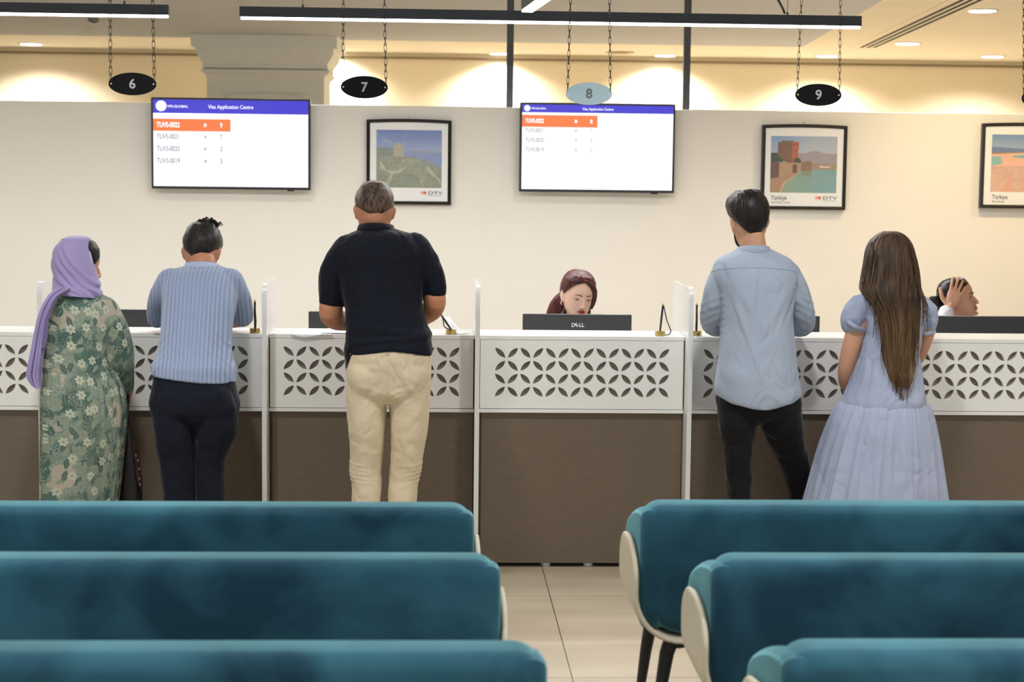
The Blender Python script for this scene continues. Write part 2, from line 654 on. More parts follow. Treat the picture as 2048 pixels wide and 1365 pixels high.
# ------------------------------------------------------------------ wall screens
def screen_mat(name, c, s=1.0):
    return mat(name, (0.02, 0.02, 0.02, 1), 0.3, emit=c, estr=s)


def header_mat():
    """blue title band with faint diagonal light streaks, shown by the screen itself"""
    return screen_mat('screen_blue', srgb(52, 40, 205), 1.0)


S_white = screen_mat('screen_white', srgb(252, 253, 255), 1.12)
S_blue = header_mat()
S_orange = screen_mat('screen_orange', srgb(248, 118, 52), 1.05)
S_navy = screen_mat('screen_text', srgb(70, 70, 100), 1.0)
S_pale = screen_mat('screen_pale_text', srgb(190, 200, 225), 1.0)


def tv(x0, x1, y0, y1, lab, rows, strong, head):
    Yf = Y_WALL - 0.11
    xm, ym = (x0 + x1) / 2, (y0 + y1) / 2
    a, b = at(x0, ym, Yf), at(x1, ym, Yf)
    zt_, zb_ = at(xm, y0, Yf).z, at(xm, y1, Yf).z
    X0, X1 = a.x, b.x
    W, H = X1 - X0, zt_ - zb_
    t = thing('wall_screen', lab, 'screen', ((X0 + X1) / 2, Y_WALL, zb_), 'queue screens on the partition wall')
    bz = 0.018
    bm = nb()
    box(bm, X0, X1, Yf, Yf + 0.06, zb_, zt_, 0.003, 1)
    obj('bezel', bm, M_blackpl, t)
    bm = nb(); box(bm, (X0 + X1) / 2 - 0.2, (X0 + X1) / 2 + 0.2, Yf + 0.06, Y_WALL, zb_ + H * 0.3, zb_ + H * 0.7)
    obj('wall_bracket', bm, M_blackpl, t)
    bm = nb(); box(bm, X1 - 0.16, X1 - 0.115, Yf + 0.004, Yf + 0.03, zb_ - 0.009, zb_ + 0.002)
    obj('sensor', bm, M_blackpl, t)
    px0, px1, pz0, pz1 = X0 + bz * 0.8, X1 - bz * 0.8, zb_ + bz, zt_ - bz * 0.8
    def quad(name, u0, u1, v0, v1, d, m, par):
        bm = nb()
        xs = [px0 + (px1 - px0) * u for u in (u0, u1)]
        zs = [pz1 - (pz1 - pz0) * v for v in (v0, v1)]
        bm.faces.new([bm.verts.new(p) for p in ((xs[0], Yf - d, zs[1]), (xs[1], Yf - d, zs[1]), (xs[1], Yf - d, zs[0]), (xs[0], Yf - d, zs[0]))])
        return obj(name, bm, m, par, recalc=False)
    disp = quad('display', 0, 1, 0, 1, 0.0006, S_white, t)
    quad('title_band', 0, 1, 0, head, 0.0010, S_blue, disp)
    r1 = rows[0]
    quad('called_row', 0, 0.498, r1 - 0.068, r1 + 0.072, 0.0010, S_orange, disp)
    def P(u, v):
        # back to photo pixels for the lettering helper
        return x0 + 5 + (x1 - x0 - 10) * u, y0 + 5 + (y1 - y0 - 10) * v - (u - 0.5) * 0
    def T(name, s, u, v, hpx, m, al='LEFT', sx=1.0, bold=0.0, d=0.0016):
        w = Vector((px0 + (px1 - px0) * u, Yf, pz1 - (pz1 - pz0) * v))
        c = bpy.data.curves.new(name, 'FONT')
        c.body, c.align_x, c.size, c.offset = s, al, 1.0, bold
        o = bpy.data.objects.new(name, c)
        COL.objects.link(o)
        me = eval_mesh(o)
        sc = hpx * Yf / FPX / 0.69
        for vv in me.vertices:
            vv.co = Vector((w.x + vv.co.x * sc * sx, Yf - d, w.z + (vv.co.y - 0.345) * sc))
        me.materials.clear()
        link(name, me, m, disp)
    bm = nb()
    ce = Vector((px0 + (px1 - px0) * (0.052 if head > 0.13 else 0.033), Yf, pz1 - (pz1 - pz0) * head * 0.48))
    rr = head * 0.40 * (pz1 - pz0)
    bm.faces.new([bm.verts.new((ce.x + rr * math.cos(2 * math.pi * k / 40), Yf - 0.0016, ce.z + rr * math.sin(2 * math.pi * k / 40))) for k in range(40)])
    obj('round_logo', bm, S_white, disp, recalc=False)
    big = head > 0.13
    T('logo_lettering', 'vfs', 0.052 if big else 0.033, head * 0.5, 4 if big else 2.5, S_pale, 'CENTER', 1.1, 0, 0.0022)
    T('title_lettering', 'VFS.GLOBAL', 0.09 if big else 0.058, head * 0.5, 4.6 if big else 3.4, S_white, 'LEFT', 1.12, 0.02)
    T('title_lettering', 'Visa Application Centre', 0.5, head * 0.5, 7.2 if big else 5.2, S_white, 'CENTER', 0.88 if big else 0.85, 0.012)
    for i, (code, n_) in enumerate((('TUVS-0022', '9' if big else '8'), ('TUVS-0021', '7'), ('TUVS-0020', '2'), ('TUVS-0019', '5'))):
        v = rows[i]
        first = i == 0
        m = S_white if first else (S_navy if strong else screen_mat('screen_faint_text', srgb(112, 114, 130), 1.0))
        m2 = S_white if first else (S_navy if strong else screen_mat('screen_fainter', srgb(150, 152, 165), 1.0))
        T('row_lettering', code, 0.022, v, 9.5 if big else 8.2, m, 'LEFT', 0.70 if big else 0.66, 0.035 if first else 0.004)
        T('row_lettering', '»', 0.325 + (0.02 if not big else 0), v - 0.008, 9, m2, 'LEFT', 1.0, 0.03 if first else 0.006)
        T('row_lettering', n_, 0.43 if big else 0.45, v, 9.0 if big else 8.0, m2, 'LEFT', 0.75, 0.035 if first else 0.004)
    return t


tv(302.5, 620.5, 196.5, 379, 'flat screen listing queue numbers, left of the arched poster, between signs 6 and 7', (0.29, 0.425, 0.565, 0.705), True, 0.155)
tv(1039.5, 1349.5, 206.5, 385, 'flat screen listing queue numbers under sign 8', (0.192, 0.303, 0.418, 0.53), False, 0.092)


# ------------------------------------------------------------------ framed posters
def vnoise(u, v, s, seed=0):
    out = np.zeros_like(u)
    for k in range(5):
        a = (seed * 1.7 + k * 2.3)
        f = s * 1.7 ** k
        out += np.sin(u * f * 6.28 + a + 2.1 * np.sin(v * f * 4.4 + a * 1.3)) * np.cos(v * f * 6.1 - a + 1.7 * np.sin(u * f * 5.2 + a)) / 1.6 ** k
    return out / 2.2


def lin(c):
    c = np.array(c, float) / 255.0
    return np.where(c <= 0.04045, c / 12.92, ((c + 0.055) / 1.055) ** 2.4)


def mixc(img, mask, col, vary=None):
    m = np.clip(mask, 0, 1)[..., None]
    c = np.array(col, float)[None, None, :]
    if vary is not None:
        c = c * (1 + vary[..., None])
    return img * (1 - m) + c * m


def sd(x, e=0.006):
    return np.clip(x / e + 0.5, 0, 1)


def poly(u, v, pts):
    """soft mask of a convex or concave polygon by crossing test"""
    ins = np.zeros(u.shape, bool)
    n = len(pts)
    for i in range(n):
        x1, y1 = pts[i]
        x2, y2 = pts[(i + 1) % n]
        if y1 == y2:
            continue
        c = ((v < y1) != (v < y2)) & (u < (x2 - x1) * (v - y1) / (y2 - y1) + x1)
        ins ^= c
    return ins.astype(float)


def paint_bay(u, v):
    n = vnoise(u, v, 2.2, 1); n2 = vnoise(u, v, 7, 3)
    img = np.zeros(u.shape + (3,))
    t = np.clip(v / 0.42, 0, 1)[..., None]
    img[:] = np.array((110, 130, 185.)) * (1 - t) + np.array((165, 178, 210.)) * t
    img = mixc(img, sd(n - 0.55 + (0.28 - np.abs(v - 0.2)), 0.4) * 0.35 * (u < 0.5), (190, 192, 205))
    img = mixc(img, sd(v - 0.385), (140, 155, 195), n * 0.04)
    img = mixc(img, (np.abs(v - 0.375) < 0.015) * (u > 0.45), (155, 160, 165), n2 * 0.06)
    img = mixc(img, sd(v - (0.31 + 0.02 * n2)) * (u < 0.30 + 0.05 * n), (140, 146, 140), n2 * 0.08)
    img = mixc(img, sd(v - (0.46 + 0.25 * np.clip(u - 0.5, 0, 1) + 0.02 * n2 + 0.32 * np.clip(u - 0.75, 0, 1))), (150, 155, 138), n2 * 0.10 + n * 0.05)
    img = mixc(img, poly(u, v, [(0.26, 0.46), (0.26, 0.29), (0.29, 0.24), (0.34, 0.22), (0.39, 0.25), (0.41, 0.30), (0.42, 0.46)]), (178, 172, 155), n2 * 0.05)
    for k in range(7):
        img = mixc(img, poly(u, v, [(0.40 + k * 0.042, 0.56), (0.405 + k * 0.042, 0.50), (0.415 + k * 0.042, 0.50), (0.42 + k * 0.042, 0.56)]), (190, 185, 165))
    img = mixc(img, poly(u, v, [(0.05, 0.52), (0.16, 0.70), (0.34, 0.70), (0.5, 0.6), (0.36, 0.74), (0.26, 0.76), (0.18, 1.0), (0.10, 1.0), (0.22, 0.76), (0.06, 0.66)]), (188, 184, 160), n2 * 0.05)
    img = mixc(img, poly(u, v, [(0.78, 0.62), (0.98, 0.86), (0.98, 0.92), (0.76, 0.66)]), (185, 184, 168), n2 * 0.05)
    img = mixc(img, poly(u, v, [(0.64, 0.79), (0.77, 0.80), (0.72, 0.96), (0.69, 0.97)]), (180, 172, 148), n2 * 0.05)
    img = mixc(img, sd(v - 0.78 - 0.05 * n) * sd(n2 - 0.1, 0.6) * 0.5, (118, 130, 112))
    return img


def paint_tower(u, v):
    n = vnoise(u, v, 2.0, 5); n2 = vnoise(u, v, 9, 8)
    img = np.zeros(u.shape + (3,))
    t = np.clip(v / 0.45, 0, 1)[..., None]
    s = np.clip(u * 1.6, 0, 1)[..., None]
    img[:] = (np.array((128, 158, 205.)) * (1 - s) + np.array((168, 180, 198.)) * s) * (1 - t) + np.array((188, 192, 198.)) * t
    ridge = 0.30 - 0.04 * np.exp(-((u - 0.62) / 0.06) ** 2) - 0.035 * np.exp(-((u - 0.72) / 0.06) ** 2) + 0.03 * np.clip(u - 0.8, 0, 1)
    img = mixc(img, sd(v - ridge) * (u > 0.4), (158, 152, 158), n * 0.03)
    img = mixc(img, sd(v - (0.48 + 0.01 * n2)) * (u > 0.55), (160, 140, 120), n2 * 0.12)
    img = mixc(img, poly(u, v, [(0.72, 0.52), (0.9, 0.535), (0.9, 0.55), (0.75, 0.55)]), (225, 205, 190))
    img = mixc(img, sd(v - (0.60 - 0.012 * u)), (128, 162, 165), n2 * 0.03)
    g = np.clip(1.25 - u * 1.5 - (v - 0.7) * 0.2, 0, 1) * sd(v - 0.6)
    img = mixc(img, g * 0.7, (150, 165, 130))
    img = mixc(img, poly(u, v, [(0.0, 0.3), (0.12, 0.3), (0.2, 0.4), (0.18, 0.5), (0, 0.5)]), (75, 85, 75), n2 * 0.2)
    img = mixc(img, poly(u, v, [(0.105, 0.11), (0.20, 0.085), (0.32, 0.09), (0.32, 0.50), (0.24, 0.48), (0.105, 0.34)]), (128, 100, 84), n2 * 0.05 + n * 0.04)
    img = mixc(img, poly(u, v, [(0.32, 0.09), (0.42, 0.10), (0.41, 0.46), (0.32, 0.50)]), (176, 105, 84), n2 * 0.05)
    for k in range(6):
        img = mixc(img, poly(u, v, [(0.17 + k * 0.03, 0.095), (0.17 + k * 0.03, 0.075), (0.183 + k * 0.03, 0.075), (0.183 + k * 0.03, 0.095)]), (110, 90, 78))
    for a, b in ((0.34, 0.14), (0.385, 0.13), (0.36, 0.24)):
        img = mixc(img, poly(u, v, [(a, b), (a + 0.015, b), (a + 0.015, b + 0.03), (a, b + 0.03)]), (110, 70, 60))
    img = mixc(img, ((u - 0.40) ** 2 + (v - 0.44) ** 2 < 0.0032).astype(float), (85, 88, 60), n2 * 0.2)
    img = mixc(img, poly(u, v, [(0, 0.45), (0.33, 0.47), (0.46, 0.47), (0.45, 0.62), (0.38, 0.68), (0.2, 0.8), (0.14, 1.0), (0, 1.0)]), (176, 148, 120), n2 * 0.05)
    img = mixc(img, poly(u, v, [(0, 0.45), (0.13, 0.46), (0.13, 0.75), (0, 0.75)]), (112, 88, 80), n2 * 0.05)
    img = mixc(img, poly(u, v, [(0.33, 0.50), (0.40, 0.50), (0.40, 0.65), (0.33, 0.65)]), (112, 88, 84))
    img = mixc(img, poly(u, v, [(0.46, 0.46), (0.61, 0.43), (0.62, 0.61), (0.46, 0.62)]), (140, 116, 92), n2 * 0.05)
    img = mixc(img, poly(u, v, [(0.47, 0.62), (0.62, 0.61), (0.60, 0.72), (0.47, 0.70)]) * 0.6, (135, 135, 105))
    img = mixc(img, poly(u, v, [(0.0, 0.76), (0.3, 0.68), (0.4, 0.68), (0.2, 0.82), (0.14, 1), (0.0, 1)]), (170, 138, 112), n2 * 0.06)
    img = mixc(img, poly(u, v, [(0.38, 0.68), (0.41, 0.68), (0.24, 0.82), (0.19, 0.94), (0.17, 1.0), (0.14, 1.0), (0.19, 0.82)]), (190, 165, 138))
    return img


def paint_terraces(u, v):
    n = vnoise(u, v, 1.8, 11); n2 = vnoise(u, v, 6, 4)
    img = np.zeros(u.shape + (3,))
    t = np.clip(v / 0.3, 0, 1)[..., None]
    img[:] = np.array((118, 145, 180.)) * (1 - t) + np.array((165, 178, 198.)) * t
    img = mixc(img, sd(v - (0.215 + 0.06 * u)), (110, 128, 165), n * 0.03)
    img = mixc(img, sd(v - (0.31 - 0.02 * u)), (150, 130, 105), n2 * 0.05)
    img = mixc(img, sd(v - (0.345 - 0.06 * u)), (228, 180, 158), n * 0.04)
    img = mixc(img, sd(v - 0.385 + 0.05 * np.clip(u, 0, 0.25)) * sd(0.54 - 0.15 * u - v) * sd(0.14 + 0.05 * n - u, 0.05), (135, 182, 178))
    img = mixc(img, poly(u, v, [(0.3, 0.37), (0.6, 0.34), (1, 0.35), (1, 0.42), (0.55, 0.42), (0.36, 0.40)]), (125, 175, 172))
    img = mixc(img, poly(u, v, [(0.5, 0.47), (0.8, 0.44), (1, 0.5), (0.8, 0.55), (0.52, 0.53)]), (120, 165, 165))
    img = mixc(img, sd(v - (0.55 + 0.03 * n)), (208, 172, 155), n2 * 0.03 + n * 0.05)
    img = mixc(img, poly(u, v, [(0.28, 0.70), (0.22, 0.85), (0.14, 1.0), (0.35, 1.0), (0.30, 0.85)]), (220, 165, 145), n2 * 0.03)
    return img


def picture_mesh(name, X0, X1, Z0, Z1, Y, fn, parent, nx=150, nz=134):
    u, v = np.meshgrid(np.linspace(0, 1, nx), np.linspace(0, 1, nz))
    img = lin(np.clip(fn(u, v), 0, 255))
    co = np.stack([X0 + (X1 - X0) * u, np.full(u.shape, Y), Z1 - (Z1 - Z0) * v], -1).reshape(-1, 3)
    idx = np.arange(nx * nz).reshape(nz, nx)
    f = np.stack([idx[1:, :-1], idx[1:, 1:], idx[:-1, 1:], idx[:-1, :-1]], -1).reshape(-1, 4)
    me = bpy.data.meshes.new(name)
    me.from_pydata(co.tolist(), [], f.tolist())
    at_ = me.color_attributes.new('print', 'FLOAT_COLOR', 'POINT')
    rgba = np.concatenate([img.reshape(-1, 3), np.ones((nx * nz, 1))], 1)
    at_.data.foreach_set('color', rgba.ravel().astype(np.float32))
    if 'printed_picture' not in MATS:
        m = bpy.data.materials.new('printed_picture')
        m.use_nodes = True
        a = m.node_tree.nodes.new('ShaderNodeAttribute')
        a.attribute_name = 'print'
        b = m.node_tree.nodes['Principled BSDF']
        m.node_tree.links.new(a.outputs['Color'], b.inputs['Base Color'])
        b.inputs['Roughness'].default_value = 0.25
        MATS['printed_picture'] = m
    return link(name, me, MATS['printed_picture'], parent)


M_frame = mat('black_frame', srgb(24, 24, 25), 0.35, var=0.1)
M_sheet = mat('poster_paper', srgb(236, 236, 236), 0.4, var=0.01)
M_ptext = mat('poster_ink', srgb(92, 90, 92), 0.5)
M_pred = mat('poster_orange', srgb(226, 110, 84), 0.5)
M_pred2 = mat('poster_peach', srgb(236, 176, 158), 0.5)


def poster(x0, x1, y0, y1, pic, fn, lab, tk, sub):
    Yp = Y_WALL - 0.03
    xm, ym = (x0 + x1) / 2, (y0 + y1) / 2
    X0, X1 = at(x0, ym, Yp).x, at(x1, ym, Yp).x
    Z1, Z0 = at(xm, y0, Yp).z, at(xm, y1, Yp).z
    t = thing('framed_poster', lab, 'poster', ((X0 + X1) / 2, Y_WALL, Z0), 'framed travel posters on the partition wall')
    w = 0.024
    bm = nb()
    xm_ = (X0 + X1) / 2
    # moulding: the top rail is bowed a little
    def bow(x, a=0.009):
        return a * (1 - ((x - xm_) / ((X1 - X0) / 2)) ** 2)
    outer = [(X0 + (X1 - X0) * i / 16, Z1 + bow(X0 + (X1 - X0) * i / 16)) for i in range(17)] + [(X1, Z0), (X0, Z0)]
    ix0, ix1 = X0 + w, X1 - w
    inner = [(ix0 + (ix1 - ix0) * i / 16, Z1 - w + bow(ix0 + (ix1 - ix0) * i / 16)) for i in range(17)] + [(ix1, Z0 + w), (ix0, Z0 + w)]
    n = len(outer)
    mid = [((a[0] + b[0]) / 2, (a[1] + b[1]) / 2) for a, b in zip(outer, inner)]
    loops = []
    for pts, y in ((outer, Y_WALL - 0.002), (outer, Yp - 0.008), (mid, Yp - 0.016), (inner, Yp - 0.006), (inner, Y_WALL - 0.002)):
        loops.append([bm.verts.new((p[0], y, p[1])) for p in pts])
    loops.append(loops[0])
    for a, b in zip(loops[:-1], loops[1:]):
        for i in range(n):
            j = (i + 1) % n
            bm.faces.new((a[i], a[j], b[j], b[i]))
    obj('frame', bm, M_frame, t)
    bm = nb()
    prism(bm, inner, 'y', Yp - 0.001, Y_WALL - 0.003)
    obj('sheet', bm, M_sheet, t)
    a, b = at(pic[0], pic[2], Yp), at(pic[1], pic[3], Yp)
    picture_mesh('picture', a.x, b.x, b.z, a.z, Yp - 0.002, fn, t)
    if tk:
        text('lettering', 'Türkiye', pic[0] - 1, pic[3] + 13, Yp, 8.2, M_ptext, t, 'LEFT', 0.86, 0.012)
        text('lettering', sub, pic[0] - 1, pic[3] + 20, Yp, 4.0, M_ptext, t, 'LEFT', 1.0, 0)
    # DTV mark: fading discs and lettering
    lx = pic[1] - 36
    ly = pic[3] + 9.5
    for k, (dx, m) in enumerate(((-6, M_pred2), (-3, M_pred2), (0, M_pred))):
        bm = nb()
        c = at(lx + dx + 3, ly, Yp)
        r = 3.2 * Yp / FPX
        bm.faces.new([bm.verts.new((c.x + r * math.cos(a_), Yp - 0.0015 - 0.0004 * k, c.z + r * math.sin(a_))) for a_ in [2 * math.pi * q / 28 for q in range(28)]])
        obj('logo_disc', bm, m, t)
    text('lettering', 'DTV', lx + 9, ly + 3.6, Yp, 6.6, M_ptext, t, 'LEFT', 1.55, 0.01)
    bm = nb()
    c0, c1 = at(lx + 9, ly + 6, Yp), at(lx + 36, ly + 6, Yp)
    bm.faces.new([bm.verts.new(p) for p in ((c0.x, Yp - 0.002, c0.z - 0.001), (c1.x, Yp - 0.002, c0.z - 0.001), (c1.x, Yp - 0.002, c0.z + 0.001), (c0.x, Yp - 0.002, c0.z + 0.001))])
    obj('underline', bm, M_ptext, t)
    bm = nb()
    c = Vector((xm_, Y_WALL - 0.004, Z1 + 0.02))
    ellipsoid(bm, c, (0.004, 0.004, 0.004), u=10, v=8)
    obj('nail', bm, M_steel, t, True)
    return t


poster(733, 902.5, 240.5, 409.5, (753, 883, 259.5, 376.5), paint_bay, 'framed poster of a coastal hillside and blue bay, behind the man in the navy polo', False, '')
poster(1523, 1692.5, 251, 419.5, (1542.5, 1672, 272, 386.5), paint_tower, 'framed poster of a red brick castle tower above green water', True, 'Kızıl Kule Tower')
poster(1962, 2132, 248, 417, (1984.5, 2113, 269, 385), paint_terraces, 'framed poster of pale mineral terraces and turquoise pools at the right edge', True, 'Pamukkale')
# ------------------------------------------------------------------ the service counter
ZTOP = at(1160, 673, Y_FRONT).z          # worktop height
ZLEDGE1 = at(1160, 818.5, Y_FRONT).z     # bottom of the perforated panel
ZLEDGE0 = at(1160, 826.5, Y_FRONT).z
ZBASE0 = at(1160, 1127, Y_FRONT + 0.02).z
Y_BACK = 8.02
DIVX = [at(px, 700, 7.62).x for px in (80, 528.5, 955, 1381)]
sp = DIVX[3] - DIVX[2]
DIVX.append(DIVX[3] + sp * 0.995)
DIVX.insert(0, DIVX[0] - sp)
DIVX.append(DIVX[-1] + sp)
DT = 0.0205
pitch = 0.0
_l0, _l1 = at(990, 746, Y_FRONT).x, at(1338, 746, Y_FRONT).x
LEAF = 20.5 * Y_FRONT / FPX
pitch = (_l1 - _l0 - LEAF) / 13
vpitch = (at(1160, 697, Y_FRONT).z - at(1160, 795, Y_FRONT).z - LEAF) / 3
ZLT = at(1160, 697, Y_FRONT).z


def leaf(cx, cz, s, flip):
    """pointed-oval outline on the diagonal of a square of side s"""
    h = s / 2
    pts = []
    n = 9
    d = Vector((1, -1)) if not flip else Vector((1, 1))
    d.normalize()
    nrm = Vector((-d.y, d.x))
    L = h * math.sqrt(2)
    bul = L * 0.36
    for k in range(n):
        t = -1 + 2 * k / (n - 1)
        pts.append(Vector((cx, cz)) + d * (L * t) + nrm * (bul * (1 - t * t)))
    for k in range(1, n - 1):
        t = 1 - 2 * k / (n - 1)
        pts.append(Vector((cx, cz)) + d * (L * t) - nrm * (bul * (1 - t * t)))
    return pts


def perforated_panel(x0, x1, z0, z1, lx0, ncol, parent):
    c = bpy.data.curves.new('panel', 'CURVE')
    c.dimensions = '2D'
    c.fill_mode = 'BOTH'
    c.extrude = 0.009
    def add(pts):
        s = c.splines.new('POLY')
        s.points.add(len(pts) - 1)
        for p, q in zip(s.points, pts):
            p.co = (q[0], q[1], 0, 1)
        s.use_cyclic_u = True
    add([(x0, z0), (x1, z0), (x1, z1), (x0, z1)])
    for i in range(ncol):
        for j in range(4):
            add(leaf(lx0 + LEAF / 2 + i * pitch, ZLT - LEAF / 2 - j * vpitch, LEAF, (i + j) % 2 == 1))
    o = bpy.data.objects.new('panel', c)
    COL.objects.link(o)
    me = eval_mesh(o)
    for v in me.vertices:
        v.co = Vector((v.co.x, Y_FRONT + 0.009 - v.co.z, v.co.y))
    me.materials.clear()
    return link('perforated_panel', me, M_white, parent)


bays = (
    (DIVX[0], DIVX[1], at(57, 746, Y_FRONT).x, 14, 'counter unit at the left edge, beside the lilac scarf', 1),
    (DIVX[1], DIVX[2], at(496, 746, Y_FRONT).x, 15, 'counter unit where the man in the ribbed light blue shirt leans', 1),
    (DIVX[2], DIVX[3], at(567, 746, Y_FRONT).x, 14, 'counter unit where the man in beige trousers stands', 0),
    (DIVX[3], DIVX[4], at(990, 746, Y_FRONT).x, 14, 'unoccupied counter unit in front of the red-haired clerk', 0),
    (DIVX[4], DIVX[5], at(1407, 746, Y_FRONT).x, 14, 'counter unit where the man in the pale blue shirt and black trousers stands', 0),
    (DIVX[5], DIVX[6], at(1840, 746, Y_FRONT).x, 14, 'counter unit at the right edge, beyond the long-haired woman', 0),
)
for i, (xa, xb, lx, nc, lab, right) in enumerate(bays):
    if right:
        lx = lx - LEAF - pitch * (nc - 1)
    x0, x1 = xa + DT / 2 + 0.001, xb - DT / 2 - 0.001
    t = thing('service_counter', lab, 'counter', ((x0 + x1) / 2, Y_FRONT, 0), 'service counter units')
    perforated_panel(x0 + 0.004, x1 - 0.004, ZLEDGE1, ZTOP - 0.019, lx, nc, t)
    bm = nb(); box(bm, x0 + 0.004, x1 - 0.004, Y_FRONT + 0.0185, Y_FRONT + 0.026, ZLEDGE1, ZTOP - 0.02)
    obj('backing_panel', bm, M_back, t)
    bm = nb(); box(bm, x0, x1, Y_FRONT - 0.001, Y_BACK, ZTOP - 0.018, ZTOP, 0.0015, 1)
    obj('worktop', bm, M_white, t)
    bm = nb(); box(bm, x0, x1, Y_FRONT - 0.004, Y_FRONT + 0.08, ZLEDGE0, ZLEDGE1 - 0.0025, 0.001, 1)
    obj('ledge_strip', bm, M_whited, t)
    bm = nb(); box(bm, x0 + 0.012, x1 - 0.002, Y_FRONT + 0.02, Y_FRONT + 0.04, ZBASE0, ZLEDGE0 - 0.002, 0.001, 1)
    obj('base_panel', bm, M_brown, t)
    bm = nb(); box(bm, x0 + 0.002, x1 - 0.002, Y_FRONT + 0.041, Y_BACK - 0.02, ZBASE0 + 0.002, ZLEDGE0 - 0.002)
    box(bm, x0 + 0.002, x1 - 0.002, Y_FRONT + 0.25, Y_FRONT + 0.27, 0.0, ZBASE0 + 0.002)
    obj('carcass', bm, M_brown, t)
    bm = nb()
    for fx in (0.34, 0.55, 0.9):
        cyl(bm, (x0 + (x1 - x0) * fx, Y_FRONT + 0.06, ZBASE0 / 2), 0.022, ZBASE0 - 0.001, 16)
    obj('foot', bm, M_whited, t)
    bm = nb(); box(bm, x0, x1, Y_BACK - 0.018, Y_BACK, 0.02, ZTOP - 0.019)
    obj('rear_panel', bm, M_white, t)
    bm = nb()
    box(bm, x0, x1, Y_BACK + 0.002, 8.80, 0.715, 0.74, 0.002, 1)
    box(bm, x0 + 0.01, x0 + 0.03, Y_BACK + 0.1, 8.75, 0.0, 0.715)
    box(bm, x1 - 0.03, x1 - 0.01, Y_BACK + 0.1, 8.75, 0.0, 0.715)
    o = obj('staff_desk', bm, M_white, loc=((x0 + x1) / 2, 8.5, 0))
    tag(o, lab.replace('unoccupied ', '').replace('counter unit', 'staff desk behind the counter', 1).replace(' and black trousers', '').replace('ribbed light blue', 'ribbed'), 'desk', 'staff desks behind the counter')

# dividers between the units: a solid board below, a frosted acrylic screen above
M_acr = bpy.data.materials.new('frosted_acrylic')
M_acr.use_nodes = True
_b = M_acr.node_tree.nodes['Principled BSDF']
_b.inputs['Base Color'].default_value = srgb(240, 240, 238)
_b.inputs['Roughness'].default_value = 0.3
_b.inputs['Alpha'].default_value = 0.55
_n = M_acr.node_tree.nodes.new('ShaderNodeTexNoise')
_n.inputs['Scale'].default_value = 3
_r = M_acr.node_tree.nodes.new('ShaderNodeMapRange')
_r.inputs[3].default_value = 0.36
_r.inputs[4].default_value = 0.44
M_acr.node_tree.links.new(_n.outputs['Fac'], _r.inputs[0])
M_acr.node_tree.links.new(_r.outputs[0], _b.inputs['Alpha'])
ZDT = at(955, 573, 7.62).z
ZDB = at(952, 1083, 7.62).z
dl = ('divider board at the left edge beside the lilac scarf', None)
labs = ['divider board left out of the picture', 'divider board at far left behind the woman in the lilac scarf', 'divider board between the ribbed-shirt man and the navy polo man',
        'divider board between the navy polo man and the clerk with red hair', 'divider board left of the man in the pale blue shirt', 'divider board hidden behind the long-haired woman', None]
for i, X in enumerate(DIVX):
    if i in (0, 6):
        continue
    t = thing('counter_divider', labs[i], 'divider', (X, 7.7, 0), 'white dividers between the counters')
    YF, YR, R = 7.62, 8.18, 0.045
    def arc(cy, cz, a0, a1, r, n=8):
        return [(cy + r * math.cos(math.radians(a0 + (a1 - a0) * k / n)), cz + r * math.sin(math.radians(a0 + (a1 - a0) * k / n))) for k in range(n + 1)]
    # outline in (y, z): bottom front corner and both top corners rounded
    low = arc(YF + R, ZDB + R, 270, 180, R) + [(YF, ZTOP), (Y_BACK, ZTOP), (Y_BACK, ZDB)]
    bm = nb()
    prism(bm, low, 'x', X - DT / 2 + 0.0005, X + DT / 2 - 0.0005)
    obj('board', bm, M_white, t)
    up = [(YF + 0.001, ZTOP + 0.001)] + arc(YF + R, ZDT - R, 180, 90, R) + arc(YR - R, ZDT - R, 90, 0, R) + [(YR, ZTOP + 0.001)]
    bm = nb()
    prism(bm, up, 'x', X - DT * 0.28, X + DT * 0.28)
    obj('acrylic_screen', bm, M_acr, t)
    # edging strip along the front, over the top
    path = arc(YF + R, ZDB + R, 270, 180, R) + [(YF, ZTOP)] + arc(YF + R, ZDT - R, 180, 90, R) + [(YF + R + 0.03, ZDT)]
    bm = nb()
    rings = []
    for k, (y, z) in enumerate(path):
        a = path[max(0, k - 1)]; b = path[min(len(path) - 1, k + 1)]
        tv_ = Vector((b[0] - a[0], b[1] - a[1])).normalized()
        nn = Vector((-tv_.y, tv_.x)) * 0.0025
        rings.append([Vector((X - DT / 2, y + nn.x, z + nn.y)), Vector((X + DT / 2, y + nn.x, z + nn.y)), Vector((X + DT / 2, y - nn.x, z - nn.y)), Vector((X - DT / 2, y - nn.x, z - nn.y))])
    loft(bm, rings)
    obj('edging', bm, M_whited, t)


